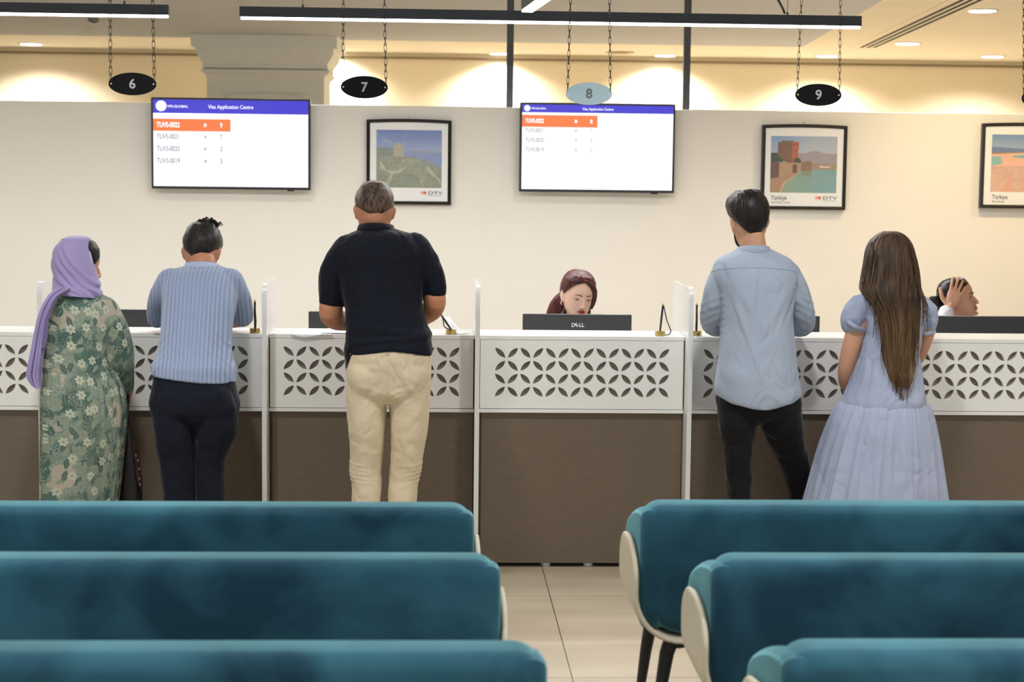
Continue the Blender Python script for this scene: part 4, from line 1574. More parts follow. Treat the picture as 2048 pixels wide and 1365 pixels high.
def hand(bm, wrist, f, n, side, s=1.0, curl=0.35, spread=0.12, thumb_open=0.9):
    """palm with four unequal jointed fingers and a thumb; f = finger direction, n = palm normal, side = towards the thumb"""
    wrist = Vector(wrist)
    f = Vector(f).normalized()
    n = Vector(n); n = (n - f * n.dot(f)).normalized()
    t = f.cross(n).normalized()
    if t.dot(Vector(side)) < 0:
        t = -t
    tube(bm, [wrist - f * 0.02 * s, wrist, wrist + f * 0.012 * s], [0.024 * s, 0.024 * s, 0.026 * s], 14, 2, squash=0.8)
    # palm: flat rounded slab
    rings = []
    for u, hw, ht in ((0.0, 0.024, 0.015), (0.02, 0.031, 0.016), (0.045, 0.037, 0.0155), (0.07, 0.040, 0.014), (0.088, 0.040, 0.012), (0.098, 0.036, 0.009)):
        c = wrist + f * (u * s)
        ring = []
        for k in range(20):
            a = 2 * math.pi * k / 20
            cs, sn = math.cos(a), math.sin(a)
            ring.append(c + t * (hw * s * math.copysign(abs(cs) ** 0.8, cs)) + n * (ht * s * math.copysign(abs(sn) ** 0.9, sn)))
        rings.append(ring)
    loft(bm, rings)
    for k, (off, base, L, r) in enumerate(((0.029, 0.088, 0.074, 0.0088), (0.0095, 0.092, 0.082, 0.0090), (-0.0100, 0.089, 0.076, 0.0086), (-0.0285, 0.082, 0.060, 0.0076))):
        p = wrist + f * (base * s) + t * (off * s)
        d = (f + t * (spread * (1.2 - k * 0.8))).normalized()
        pts = [p - d * 0.012 * s]
        rad = [r * s * 1.05]
        ang = curl * (0.5 + 0.12 * k)
        seg = (0.46, 0.30, 0.24)
        pts.append(p); rad.append(r * s)
        for q in seg:
            d = (d * math.cos(ang) + n * math.sin(ang)).normalized()
            p = p + d * (L * q * s)
            pts.append(p); rad.append(r * s * (0.97 if q > 0.4 else 0.9 if q > 0.28 else 0.78))
            ang = curl * 0.9
        tube(bm, pts, rad, 12, 2)
    p = wrist + f * 0.018 * s + t * 0.024 * s + n * 0.006 * s
    d = (f * (1 - 0.45 * thumb_open) + t * thumb_open).normalized()
    d2 = (d * 0.75 + f * 0.5).normalized()
    d3 = (d2 + n * 0.25 + f * 0.1).normalized()
    tube(bm, [p - d * 0.01 * s, p + d * 0.034 * s, p + d * 0.034 * s + d2 * 0.030 * s, p + d * 0.034 * s + d2 * 0.030 * s + d3 * 0.026 * s], [0.0135 * s, 0.0125 * s, 0.0105 * s, 0.0082 * s], 12, 3)


def P3(L):
    return [at(a, b, c) for a, b, c in L]


def shoe(bm, x, y, fdir=1, s=1.0):
    """low shoe pointing towards +y, sole on the floor"""
    rings = []
    for u, w, h, zc in ((-0.08, 0.024, 0.025, 0.030), (-0.065, 0.034, 0.036, 0.040), (-0.02, 0.037, 0.040, 0.044), (0.04, 0.038, 0.034, 0.037), (0.10, 0.046, 0.027, 0.030), (0.15, 0.044, 0.021, 0.024), (0.185, 0.026, 0.014, 0.018)):
        rings.append([Vector((x + w * s * math.copysign(abs(math.cos(a)) ** 0.7, math.cos(a)), y + u * s, max(0.003, zc + h * math.sin(a)))) for a in [2 * math.pi * k / 20 for k in range(20)]])
    loft(bm, rings)


def skin_mat(name, c, rough=0.5):
    return mat(name, c, rough, var=0.05, vscale=9, sss=0.06, bump=0.03, bscale=260, spec=0.35)


def cloth(name, c, var=0.03, rough=0.85, bscale=500, bump=0.06, sheen=0.15, vscale=5, wr=0.6, ws=7.0, stretch=(1, 1, 0.6)):
    """woven cloth: fine weave plus soft crumples in the bump"""
    if name in MATS:
        return MATS[name]
    m = mat(name, c, rough, spec=0.2, var=var, vscale=vscale, bump=bump, bscale=bscale, sheen=sheen)
    nt = m.node_tree
    b = nt.nodes['Principled BSDF']
    fine = b.inputs['Normal'].links[0].from_node
    tc = nt.nodes.new('ShaderNodeTexCoord')
    mp = nt.nodes.new('ShaderNodeMapping'); mp.inputs['Scale'].default_value = stretch
    nt.links.new(tc.outputs['Object'], mp.inputs[0])
    n = nt.nodes.new('ShaderNodeTexNoise')
    n.inputs['Scale'].default_value = ws; n.inputs['Detail'].default_value = 2.5; n.inputs['Roughness'].default_value = 0.4; n.inputs['Distortion'].default_value = 1.0
    nt.links.new(mp.outputs[0], n.inputs['Vector'])
    # ridged: creases are sharp, the cloth between them is flat
    s_ = nt.nodes.new('ShaderNodeMath'); s_.operation = 'SUBTRACT'; s_.inputs[1].default_value = 0.5
    a_ = nt.nodes.new('ShaderNodeMath'); a_.operation = 'ABSOLUTE'
    nt.links.new(n.outputs['Fac'], s_.inputs[0]); nt.links.new(s_.outputs[0], a_.inputs[0])
    bp = nt.nodes.new('ShaderNodeBump'); bp.inputs['Strength'].default_value = wr; bp.inputs['Distance'].default_value = 0.05
    nt.links.new(a_.outputs[0], bp.inputs['Height'])
    nt.links.new(bp.outputs[0], fine.inputs['Normal'])
    return m


def hair_mat(name, c, c2, rough=0.42, stretch=(60, 60, 5)):
    return mat(name, c, rough, spec=0.35, col2=c2, vscale=1.0, stretch=stretch, bump=0.35, bscale=1.6, detail=3)


M_skinA = skin_mat('skin_tan', srgb(196, 136, 104))
M_skinB = skin_mat('skin_light', srgb(232, 190, 166), 0.42)
M_skinC = skin_mat('skin_warm', srgb(212, 160, 130))
M_hairblack = hair_mat('hair_black', srgb(34, 28, 26), srgb(12, 10, 10))


def band(bm, pts_lo, pts_hi, th=0.003):
    """thin closed strip between two open polylines (lists of Vectors)"""
    n = len(pts_lo)
    rings = []
    for i in range(n):
        a, b = pts_lo[i], pts_hi[i]
        t = (pts_lo[min(i + 1, n - 1)] - pts_lo[max(i - 1, 0)]).normalized()
        nn = t.cross((b - a).normalized()).normalized() * th / 2
        rings.append([a - nn, a + nn, b + nn, b - nn])
    loft(bm, rings)


def neck_band(bm, c, rx, ry, z0, z1, flare=0.004, drop=0.0, tilt=0.0, n=40, open_front=0.25, th=0.004):
    """collar: a stand round the neck, open at the front (towards +y)"""
    lo, hi = [], []
    for i in range(n + 1):
        a = math.pi / 2 + open_front + (2 * math.pi - 2 * open_front) * i / n
        ca, sa = math.cos(a), math.sin(a)
        front = (sa + 1) / 2
        zz = -drop * front
        lo.append(Vector((c.x + (rx + flare) * ca, c.y + (ry + flare) * sa, z0 + zz + tilt * ca)))
        hi.append(Vector((c.x + rx * ca, c.y + ry * sa, z1 + zz + tilt * ca)))
    band(bm, lo, hi, th)


def on_surface(o, px, py, lift=0.0005):
    """where the sight line of a photo pixel first meets an object's surface"""
    base = world_loc(o)
    d = ray(px, py).normalized()
    ok, loc, nr, _ = o.ray_cast(Vector((0, 0, CAM_Z)) - base, d)
    return loc + base + nr * lift if ok else None
# ------------------------------------------------------------------ the man in the navy polo and beige trousers
def person_root(label, px, Y, cat='person'):
    x = at(px, 900, Y).x
    return thing('person', label, cat, (x, Y, 0))


def legs_pair(bm, pelvis, left, right, grow=0.0, glutes=None):
    body_loft(bm, pelvis, grow=grow)
    body_loft(bm, left, grow=grow, n=28)
    body_loft(bm, right, grow=grow, n=28)
    for g in glutes or []:
        ellipsoid(bm, g[0], [r + grow for r in g[1]])


def hem_curve(z_of, z_band, x_fn):
    """pull the lower rim of a garment up or down along x"""
    def fn(co, nr):
        w = sstep(z_of + z_band, z_of, co[:, 2])
        co = co.copy()
        co[:, 2] += w * x_fn(co[:, 0])
        return co
    return fn


# --- navy polo man
R = person_root('man seen from behind in a navy polo shirt and beige trousers, hands on the counter', 770, 7.33)
Yt, Yh = 7.40, 7.32
shirt = [T(454, 727, 780, 7.45, 0.05, 2.0), T(461, 712, 800, 7.44, 0.08, 2.1), T(470, 692, 826, 7.43, 0.105), T(485, 676, 846, 7.42, 0.12), T(505, 668, 856, 7.41, 0.13), T(535, 673, 852, 7.40, 0.135), T(575, 682, 846, 7.38, 0.135),
         T(615, 689, 846, 7.36, 0.135), T(655, 692, 856, 7.34, 0.14), T(690, 691, 862, 7.33, 0.145), T(712, 691, 863, 7.32, 0.145)]
pel = [T(665, 700, 854, 7.33, 0.128), T(690, 695, 860, 7.325, 0.138), T(720, 692, 862, 7.32, 0.14), T(760, 693, 861, 7.32, 0.13), T(785, 697, 858, 7.32, 0.12), T(798, 730, 822, 7.32, 0.10), T(808, 764, 790, 7.32, 0.05)]
legL = [T(740, 700, 770, 7.32, 0.08), T(770, 693, 775, 7.32, 0.10), T(810, 694, 773, 7.32, 0.105), T(860, 697, 770, 7.32, 0.10), T(910, 701, 766, 7.33, 0.09), T(945, 700, 762, 7.33, 0.078), T(965, 704, 763, 7.33, 0.076), T(1010, 705, 759, 7.32, 0.072), T(1100, 712, 754, 7.31, 0.06), T(1175, 716, 752, 7.31, 0.055)]
legR = [T(740, 783, 852, 7.32, 0.08), T(770, 778, 860, 7.32, 0.10), T(810, 779, 859, 7.32, 0.105), T(860, 781, 854, 7.32, 0.10), T(900, 781, 847, 7.33, 0.095), T(940, 780, 841, 7.33, 0.08), T(962, 779, 836, 7.33, 0.076), T(1010, 776, 833, 7.32, 0.072), T(1100, 778, 822, 7.31, 0.06), T(1175, 780, 818, 7.31, 0.055)]
glu = [(at(738, 750, 7.285), (0.092, 0.098, 0.12)), (at(814, 750, 7.285), (0.092, 0.098, 0.12))]
H = Head(749, 421, 7.50, yaw=4, pitch=34, roll=0)
bm = nb()
H.skull(bm)
tube(bm, [H.p(0, -0.02, -0.055), at(750, 445, 7.475), at(752, 462, 7.46)], [0.056, 0.063, 0.063], 20, 3)
body_loft(bm, inset(shirt, 0.02))
legs_pair(bm, inset(pel, 0.012), inset(legL, 0.012), inset(legR, 0.012), 0, [(g[0] + Vector((0, 0.012, 0)), [r - 0.008 for r in g[1]]) for g in glu])
aL = P3([(688, 495, 7.41), (670, 545, 7.40), (664, 595, 7.40), (664, 632, 7.42), (690, 644, 7.58), (712, 644, 7.72)])
aR = P3([(838, 495, 7.41), (858, 540, 7.40), (866, 580, 7.40), (868, 612, 7.42), (850, 632, 7.56), (822, 646, 7.72)])
tube(bm, aL, [0.036, 0.044, 0.050, 0.050, 0.040, 0.028], 18, 4)
tube(bm, aR, [0.036, 0.044, 0.049, 0.048, 0.040, 0.028], 18, 4)
hand(bm, aL[-1], (0.55, 0.8, -0.02), (0.1, 0.1, -1), (1, 0, 0), 1.0, 0.25)
hand(bm, aR[-1], (-0.6, 0.8, -0.05), (0.0, 0.1, -1), (-1, 0.2, 0), 1.0, 0.5)
body = remeshed('body', bm, 0.0055, M_skinA, R, 3, H.sockets)
M_navy = cloth('navy_pique', srgb(17, 21, 32), 0.06)
bm = nb()
body_loft(bm, shirt)
tube(bm, P3([(697, 500, 7.41), (676, 535, 7.405), (665, 572, 7.40), (664, 600, 7.40)]), [0.070, 0.066, 0.060, 0.056], 24, 5, ends=True)
tube(bm, P3([(828, 500, 7.41), (850, 530, 7.405), (863, 558, 7.40), (867, 580, 7.40)]), [0.070, 0.066, 0.058, 0.054], 24, 5)
zz = at(775, 712, 7.32).z
xc = at(776, 712, 7.32).x
hem = hem_curve(zz, 0.10, lambda x: 0.030 * np.exp(-((x - xc - 0.02) / 0.13) ** 2) - 0.075 * sstep(xc - 0.145, xc - 0.18, x) - 0.0 * x)
def polo_disp(co, nr):
    co = folds(0.005, (5, 5, 7), 3, 0.0022, (9, 9, 22))(co, nr)
    # soft rolls of cloth above the hem
    z = co[:, 2] - zz
    roll_ = 0.006 * np.exp(-((z - 0.07 - 0.1 * (co[:, 0] - xc)) / 0.014) ** 2) + 0.005 * np.exp(-((z - 0.115 + 0.08 * (co[:, 0] - xc)) / 0.014) ** 2)
    co = co + nr * roll_[:, None]
    return hem(co, nr)
remeshed('polo_shirt', bm, 0.0065, M_navy, R, 4, polo_disp)
bm = nb()
cc = at(752, 450, 7.448)
neck_band(bm, cc, 0.0725, 0.076, at(752, 466, 7.44).z, at(752, 445, 7.46).z, 0.013, drop=0.03, th=0.006)
obj('collar', bm, M_navy, R, True)
M_beige = cloth('beige_cotton', srgb(216, 201, 172), 0.03)
bm = nb()
legs_pair(bm, pel, legL, legR, 0, glu)
zc_, xc_ = at(776, 800, 7.3).z, at(776, 800, 7.3).x
def chino(co, nr):
    co = folds(0.004, (7, 7, 7), 8, 0.0022, (16, 16, 22))(co, nr)
    x, z = co[:, 0] - xc_, co[:, 2] - zc_
    back = (nr[:, 1] < 0.2)
    # centre seam, drag lines towards the seat, creases at the knee
    d = -0.007 * np.exp(-(x / 0.008) ** 2) * (z > -0.01) * (z < 0.2) * back
    for sgn in (-1, 1):
        for k, (ang, off) in enumerate(((0.55, 0.0), (0.8, -0.035), (0.35, 0.03))):
            l = z - sgn * x * ang - off
            d += 0.0022 * np.exp(-(l / 0.008) ** 2) * (sgn * x > 0.015) * (sgn * x < 0.11) * back
    kz = at(776, 945, 7.3).z
    for k in range(5):
        zk = kz + 0.03 - 0.018 * k
        d += 0.0035 * np.exp(-((co[:, 2] - zk - 0.12 * (np.abs(x) - 0.08)) / 0.005) ** 2) * sstep(0.04, 0.13, np.abs(x))
    return co + nr * d[:, None]
TR = remeshed('trousers', bm, 0.006, M_beige, R, 3, chino)
# welt pocket with a button
bm = nb()
pts = [on_surface(TR, 828 + 28 * k / 6, 711) for k in range(7)]
tube(bm, [p for p in pts if p], 0.0016, 6, 1, ends=False)
obj('pocket_welt', bm, cloth('pocket_dark', srgb(150, 136, 112)), R)
bm = nb()
shoe(bm, at(734, 1180, 7.31).x, 7.33); obj('shoe', bm, mat('brown_shoe', srgb(70, 48, 34), 0.5, var=0.1), R, True)
bm = nb()
shoe(bm, at(799, 1180, 7.31).x, 7.33); obj('shoe', bm, mat('brown_shoe', srgb(70, 48, 34), 0.5), R, True)
# thinning grey-brown hair
bm = nb()
def zmin_m(ph):
    b = (1 - math.cos(ph)) / 2          # 1 at the nape
    side = abs(math.sin(ph))
    return 0.062 * (1 - b) ** 1.5 - 0.066 * b ** 2.2 + 0.004 * side
H.hair_cap(bm, lambda ph, s: (0.0015 + 0.0085 * min(1, s * 1.8) * (1 - 0.75 * s ** 8)) if True else 0, zmin_m, lump=0.35, seed=4)
M_hairgb = hair_mat('hair_greybrown', srgb(104, 82, 66), srgb(46, 32, 25), stretch=(90, 90, 30))
obj('hair', bm, M_hairgb, R, True)
# bald crown: skin showing through the short hair
bm = nb()
ring = []
random.seed(5)
for k in range(420):
    an = random.uniform(0, 2 * math.pi); rr_ = random.uniform(0.15, 1.0) ** 0.5
    ph = an
    x, y = 0.062 * rr_ * math.sin(an), -0.012 + 0.075 * rr_ * math.cos(an)
    z = 0.118 - 0.55 * (x * x + (y + 0.012) ** 2) / 0.09
    p = H.p(x, y, z)
    q = H.p(x + random.uniform(-.004, .004), y + random.uniform(-.004, .004), z + random.uniform(0.006, 0.013))
    tube(bm, [p, q], [0.0007, 0.0004], 4, 1, ends=False)
obj('crown_stubble', bm, M_hairgb, R, False, recalc=False)


# ------------------------------------------------------------------ the man in the ribbed light blue shirt
R = person_root('man in a ribbed light blue short-sleeved shirt and navy trousers leaning on the counter', 388, 7.38)
shirt = [T(527, 384, 426, 7.67, 0.05, 2.0), T(534, 366, 448, 7.655, 0.075, 2.1), T(540, 346, 462, 7.64, 0.10), T(553, 332, 472, 7.62, 0.12), T(575, 324, 476, 7.59, 0.13), T(610, 325, 473, 7.55, 0.135), T(650, 324, 465, 7.51, 0.135),
         T(690, 320, 462, 7.47, 0.135), T(720, 311, 466, 7.44, 0.14), T(742, 304, 471, 7.42, 0.142), T(753, 305, 471, 7.41, 0.14)]
pel = [T(700, 322, 460, 7.45, 0.11), T(740, 312, 468, 7.42, 0.12), T(775, 305, 472, 7.40, 0.13), T(812, 304, 474, 7.38, 0.13), T(830, 335, 445, 7.37, 0.11), T(848, 376, 402, 7.37, 0.06)]
legL = [T(790, 308, 384, 7.38, 0.09), T(830, 305, 389, 7.37, 0.105), T(880, 310, 389, 7.36, 0.10), T(930, 319, 389, 7.36, 0.09), T(1010, 330, 389, 7.35, 0.08), T(1100, 337, 386, 7.33, 0.07), T(1180, 342, 384, 7.32, 0.062)]
legR = [T(790, 394, 470, 7.38, 0.09), T(830, 390, 474, 7.37, 0.105), T(865, 389, 474, 7.37, 0.10), T(895, 390, 462, 7.38, 0.095), T(930, 391, 450, 7.38, 0.085), T(1010, 393, 450, 7.36, 0.08), T(1100, 396, 443, 7.34, 0.07), T(1180, 399, 440, 7.33, 0.062)]
glu = [(at(352, 812, 7.325), (0.085, 0.07, 0.10)), (at(427, 812, 7.325), (0.085, 0.07, 0.10))]
H = Head(404, 503, 7.76, yaw=-3, pitch=36, roll=2, s=0.97)
bm = nb()
H.skull(bm)
tube(bm, [H.p(0, -0.02, -0.055), at(405, 525, 7.70), at(405, 540, 7.685)], [0.052, 0.057, 0.058], 20, 3)
body_loft(bm, inset(shirt, 0.02))
legs_pair(bm, inset(pel, 0.012), inset(legL, 0.012), inset(legR, 0.012), 0)
aL = P3([(336, 560, 7.62), (322, 600, 7.66), (319, 628, 7.72), (322, 634, 7.77), (345, 640, 7.88), (372, 641, 7.96)])
aR = P3([(466, 560, 7.62), (478, 600, 7.66), (482, 628, 7.72), (480, 635, 7.77), (455, 641, 7.88), (425, 642, 7.96)])
tube(bm, aL, [0.034, 0.040, 0.042, 0.043, 0.036, 0.026], 18, 4)
tube(bm, aR, [0.034, 0.040, 0.042, 0.043, 0.036, 0.026], 18, 4)
hand(bm, aL[-1], (0.9, 0.5, -0.02), (0.1, 0.1, -1), (0.3, 1, 0), 0.95, 0.1)
hand(bm, aR[-1], (-0.9, 0.5, -0.02), (-0.1, 0.1, -1), (-0.3, 1, 0), 0.95, 0.1)
remeshed('body', bm, 0.0055, M_skinA, R, 3, H.sockets)


def rib_material(name, c):
    m = bpy.data.materials.new(name)
    m.use_nodes = True
    nt = m.node_tree
    b = nt.nodes['Principled BSDF']
    b.inputs['Base Color'].default_value = c
    b.inputs['Roughness'].default_value = 0.85
    b.inputs['Specular IOR Level'].default_value = 0.2
    b.inputs['Sheen Weight'].default_value = 0.2
    tc = nt.nodes.new('ShaderNodeTexCoord')
    w = nt.nodes.new('ShaderNodeTexWave')
    w.wave_type = 'BANDS'; w.bands_direction = 'X'; w.wave_profile = 'SIN'
    w.inputs['Scale'].default_value = 18.0
    w.inputs['Distortion'].default_value = 1.4
    w.inputs['Detail'].default_value = 1.0
    w.inputs['Detail Scale'].default_value = 0.25
    nt.links.new(tc.outputs['Object'], w.inputs['Vector'])
    r = nt.nodes.new('ShaderNodeValToRGB')
    r.color_ramp.elements[0].color = tuple(x * 0.78 for x in c[:3]) + (1,)
    r.color_ramp.elements[0].position = 0.0
    r.color_ramp.elements[1].color = c
    r.color_ramp.elements[1].position = 0.35
    nt.links.new(w.outputs['Fac'], r.inputs[0])
    nt.links.new(r.outputs[0], b.inputs['Base Color'])
    bp = nt.nodes.new('ShaderNodeBump')
    bp.inputs['Strength'].default_value = 0.9
    bp.inputs['Distance'].default_value = 0.006
    nt.links.new(w.outputs['Fac'], bp.inputs['Height'])
    nt.links.new(bp.outputs[0], b.inputs['Normal'])
    return m


M_rib = rib_material('ribbed_knit', srgb(158, 174, 206))
zh, xh = at(388, 752, 7.42).z, at(388, 752, 7.42).x
bm = nb()
body_loft(bm, shirt)
tube(bm, P3([(343, 566, 7.61), (325, 595, 7.65), (316, 620, 7.69), (315, 636, 7.71)]), [0.064, 0.057, 0.052, 0.049], 24, 5)
tube(bm, P3([(459, 566, 7.61), (474, 595, 7.65), (482, 620, 7.69), (484, 633, 7.71)]), [0.064, 0.057, 0.052, 0.049], 24, 5)
def knit(co, nr):
    co = folds(0.004, (7, 7, 4), 12, 0.0016, (14, 14, 8))(co, nr)
    z = co[:, 2] - zh
    # blouson fullness above the band and pleats radiating from the arms
    d = 0.008 * np.exp(-((z - 0.045) / 0.022) ** 2)
    for sgn in (-1, 1):
        for k in range(4):
            l = (z - 0.19 - 0.035 * k) - sgn * (co[:, 0] - xh) * (-1.1)
            d += 0.0028 * np.exp(-(l / 0.007) ** 2) * sstep(0.02, 0.10, sgn * (co[:, 0] - xh)) * (z < 0.22) * (z > 0.02)
    co = co + nr * d[:, None]
    w = sstep(0.09, 0.0, z)
    co[:, 2] -= w * (0.012 + 0.045 * (co[:, 0] - xh)/0.17 * 0.35)
    return co
remeshed('ribbed_shirt', bm, 0.006, M_rib, R, 4, knit)
bm = nb()
cc = at(404, 530, 7.672)
neck_band(bm, cc, 0.069, 0.072, at(404, 541, 7.66).z, at(404, 522, 7.68).z, 0.022, drop=0.03, th=0.006)
obj('collar', bm, cloth('collar_blue', srgb(172, 186, 214)), R, True)
M_dnavy = cloth('navy_trouser', srgb(19, 22, 34), 0.08)
bm = nb()
legs_pair(bm, pel, legL, legR, 0, glu)
zp = at(388, 815, 7.35).z
def navy_tr(co, nr):
    co = folds(0.005, (6, 6, 5), 21, 0.002, (14, 14, 16))(co, nr)
    d = 0.011 * np.exp(-((co[:, 2] - zp) / 0.035) ** 2) * sstep(0.13, 0.17, np.abs(co[:, 0] - xh))
    return co + nr * d[:, None]
remeshed('trousers', bm, 0.0065, M_dnavy, R, 4, navy_tr)
for xx in (at(362, 1180, 7.33).x, at(420, 1180, 7.33).x):
    bm = nb(); shoe(bm, xx, 7.36); obj('shoe', bm, mat('black_shoe', srgb(24, 22, 22), 0.4), R, True)
bm = nb()
def zmin_m2(ph):
    b = (1 - math.cos(ph)) / 2
    return 0.058 * (1 - b) ** 1.5 - 0.076 * b ** 2.2 + 0.006 * abs(math.sin(ph))
H.hair_cap(bm, lambda ph, s: 0.016 * (1 - 0.8 * s ** 6) * (1.0 + 0.35 * max(0, math.cos(ph)) * (1 - s)), zmin_m2, lump=0.35, seed=9)
random.seed(3)
for k in range(90):
    a = random.uniform(0, 2 * math.pi); r_ = random.uniform(0, 0.06)
    p = Vector((0.01 + r_ * math.sin(a), -0.03 + r_ * math.cos(a), 0.122 - r_ * 0.4))
    tube(bm, [H.p(*p), H.p(p.x + 0.012, p.y - 0.012, p.z + 0.012 + 0.004 * (k % 3)), H.p(p.x + 0.028, p.y - 0.012, p.z + 0.002)], [0.005, 0.0045, 0.001], 6, 3)
obj('hair', bm, hair_mat('hair_dark', srgb(46, 38, 36), srgb(16, 13, 13), stretch=(70, 70, 30)), R, True)


# ------------------------------------------------------------------ the man in the pale blue shirt and black trousers
R = person_root('man in a pale blue long-sleeved shirt and black trousers leaning his forearms on the counter', 1515, 7.36)
shirt = [T(494, 1482, 1534, 7.44, 0.05, 2.0), T(505, 1462, 1556, 7.43, 0.08, 2.1), T(517, 1440, 1578, 7.42, 0.105), T(532, 1428, 1590, 7.41, 0.12), T(555, 1426, 1594, 7.40, 0.13), T(590, 1437, 1587, 7.39, 0.135), T(640, 1443, 1582, 7.38, 0.135),
         T(700, 1439, 1588, 7.37, 0.14), T(750, 1433, 1594, 7.36, 0.145), T(785, 1430, 1600, 7.36, 0.15), T(800, 1432, 1600, 7.36, 0.148)]
pel = [T(730, 1442, 1588, 7.37, 0.12), T(770, 1436, 1596, 7.36, 0.13), T(810, 1434, 1601, 7.36, 0.132), T(828, 1455, 1582, 7.36, 0.12), T(845, 1500, 1532, 7.36, 0.06)]
legL = [T(800, 1436, 1508, 7.36, 0.09), T(840, 1437, 1510, 7.35, 0.10), T(880, 1443, 1506, 7.35, 0.09), T(930, 1449, 1503, 7.34, 0.078), T(960, 1453, 1504, 7.34, 0.072), T(1008, 1456, 1500, 7.33, 0.066), T(1090, 1460, 1497, 7.32, 0.058), T(1170, 1462, 1494, 7.32, 0.052)]
legR = [T(800, 1524, 1599, 7.36, 0.09), T(840, 1520, 1603, 7.37, 0.10), T(880, 1533, 1608, 7.41, 0.095), T(920, 1555, 1616, 7.46, 0.085), T(960, 1572, 1624, 7.50, 0.078), T(1008, 1583, 1632, 7.53, 0.07), T(1090, 1600, 1640, 7.53, 0.06), T(1160, 1612, 1646, 7.53, 0.054)]
H = Head(1497, 441, 7.47, yaw=9, pitch=10, roll=-8, s=0.98)
bm = nb()
H.skull(bm)
tube(bm, [H.p(0, -0.02, -0.06), at(1505, 485, 7.445), at(1508, 505, 7.445)], [0.052, 0.056, 0.058], 20, 3)
body_loft(bm, inset(shirt, 0.02))
legs_pair(bm, inset(pel, 0.012), inset(legL, 0.012), inset(legR, 0.012))
aL = P3([(1446, 548, 7.41), (1430, 600, 7.43), (1426, 640, 7.48), (1434, 650, 7.58), (1465, 655, 7.72), (1490, 657, 7.82)])
aR = P3([(1578, 548, 7.41), (1598, 600, 7.43), (1605, 640, 7.48), (1598, 650, 7.58), (1568, 655, 7.72), (1545, 657, 7.82)])
tube(bm, aL, [0.045, 0.04, 0.038, 0.036, 0.03, 0.024], 16, 4)
tube(bm, aR, [0.045, 0.04, 0.038, 0.036, 0.03, 0.024], 16, 4)
hand(bm, aL[-1], (0.8, 0.6, -0.02), (0.1, 0.1, -1), (0.3, 1, 0), 0.95, 0.3)
hand(bm, aR[-1], (-0.8, 0.6, -0.02), (-0.1, 0.1, -1), (-0.3, 1, 0), 0.95, 0.3)
remeshed('body', bm, 0.0055, M_skinC, R, 3, H.sockets)
M_pale = cloth('pale_blue_poplin', srgb(160, 172, 190), 0.02, 0.7)
bm = nb()
body_loft(bm, shirt)
sl = [(1450, 550, 7.41), (1434, 580, 7.41), (1426, 620, 7.43), (1426, 646, 7.49), (1440, 652, 7.60), (1470, 655, 7.75)]
sr = [(1574, 550, 7.41), (1592, 580, 7.41), (1603, 620, 7.43), (1605, 646, 7.49), (1594, 652, 7.60), (1564, 655, 7.75)]
tube(bm, P3(sl), [0.058, 0.052, 0.049, 0.049, 0.044, 0.034], 24, 5)
tube(bm, P3(sr), [0.058, 0.052, 0.050, 0.050, 0.044, 0.034], 24, 5)
zh4, xh4 = at(1515, 797, 7.36).z, at(1515, 797, 7.36).x
zsh = at(1515, 560, 7.4).z
def poplin(co, nr):
    co = folds(0.006, (4, 4, 2.2), 31, 0.0024, (9, 9, 3.5))(co, nr)
    x, z = co[:, 0] - xh4, co[:, 2]
    back = nr[:, 1] < 0.3
    d = np.zeros(len(co))
    wv = nz(co, (6, 6, 6), 77)
    # shadow folds from the armpits towards the small of the back
    for sgn, sl_, off in ((-1, 1.6, 0.20), (1, 1.5, 0.21), (1, 2.6, 0.38), (-1, 2.8, 0.42)):
        l = (z - zsh) + off - 0.0 - sgn * x * sl_
        l = l + 0.02 * wv
        d += 0.0035 * np.exp(-(l / 0.030) ** 2) * sstep(-0.04, 0.03, sgn * x) * sstep(0.17, 0.10, sgn * x) * sstep(0.02, -0.06, z - zsh) * back
    # sleeve wrinkles at the elbow
    ze = at(1515, 640, 7.45).z
    for k in range(6):
        d += 0.0022 * np.exp(-((z - ze + 0.05 - 0.028 * k + 0.5 * (np.abs(x) - 0.2) + 0.02 * wv) / 0.008) ** 2) * (np.abs(x) > 0.155)
    co = co + nr * d[:, None]
    w = sstep(0.10, 0.0, z - zh4)
    co[:, 2] += w * (-0.028 * np.exp(-(x / 0.10) ** 2) + 0.018 * sstep(0.12, 0.18, np.abs(x)))
    return co
SH = remeshed('shirt', bm, 0.006, M_pale, R, 4, poplin)
bm = nb()
cc = at(1507, 498, 7.432)
neck_band(bm, cc, 0.0665, 0.070, at(1507, 508, 7.44).z, at(1507, 489, 7.45).z, 0.010, drop=0.03, th=0.006)
obj('collar', bm, M_pale, R, True)
# yoke seam across the shoulder blades
bm = nb()
pts = [on_surface(SH, 1422 + 168 * k / 24, 545 - 9 * math.sin(math.pi * k / 24) ** 0.5) for k in range(25)]
pts = [p for p in pts if p]
tube(bm, pts, 0.0016, 6, 1, ends=False)
obj('yoke_seam', bm, cloth('seam_blue', srgb(150, 166, 196)), R, True)
M_blacktr = cloth('black_trouser', srgb(20, 20, 23), 0.1)
bm = nb()
legs_pair(bm, pel, legL, legR, 0, [(at(1480, 835, 7.325), (0.075, 0.06, 0.09)), (at(1556, 835, 7.325), (0.075, 0.06, 0.09))])
remeshed('trousers', bm, 0.0065, M_blacktr, R, 4, folds(0.005, (6, 6, 5), 41, 0.002, (14, 14, 16)))
for xx, yy in ((at(1478, 1180, 7.32).x, 7.34), (at(1629, 1180, 7.53).x, 7.54)):
    bm = nb(); shoe(bm, xx, yy); obj('shoe', bm, mat('black_shoe', srgb(24, 22, 22), 0.4), R, True)
bm = nb()
def zmin_m3(ph):
    b = (1 - math.cos(ph)) / 2
    return 0.058 * (1 - b) ** 1.5 - 0.070 * b ** 2.6 + 0.012 * abs(math.sin(ph)) ** 4
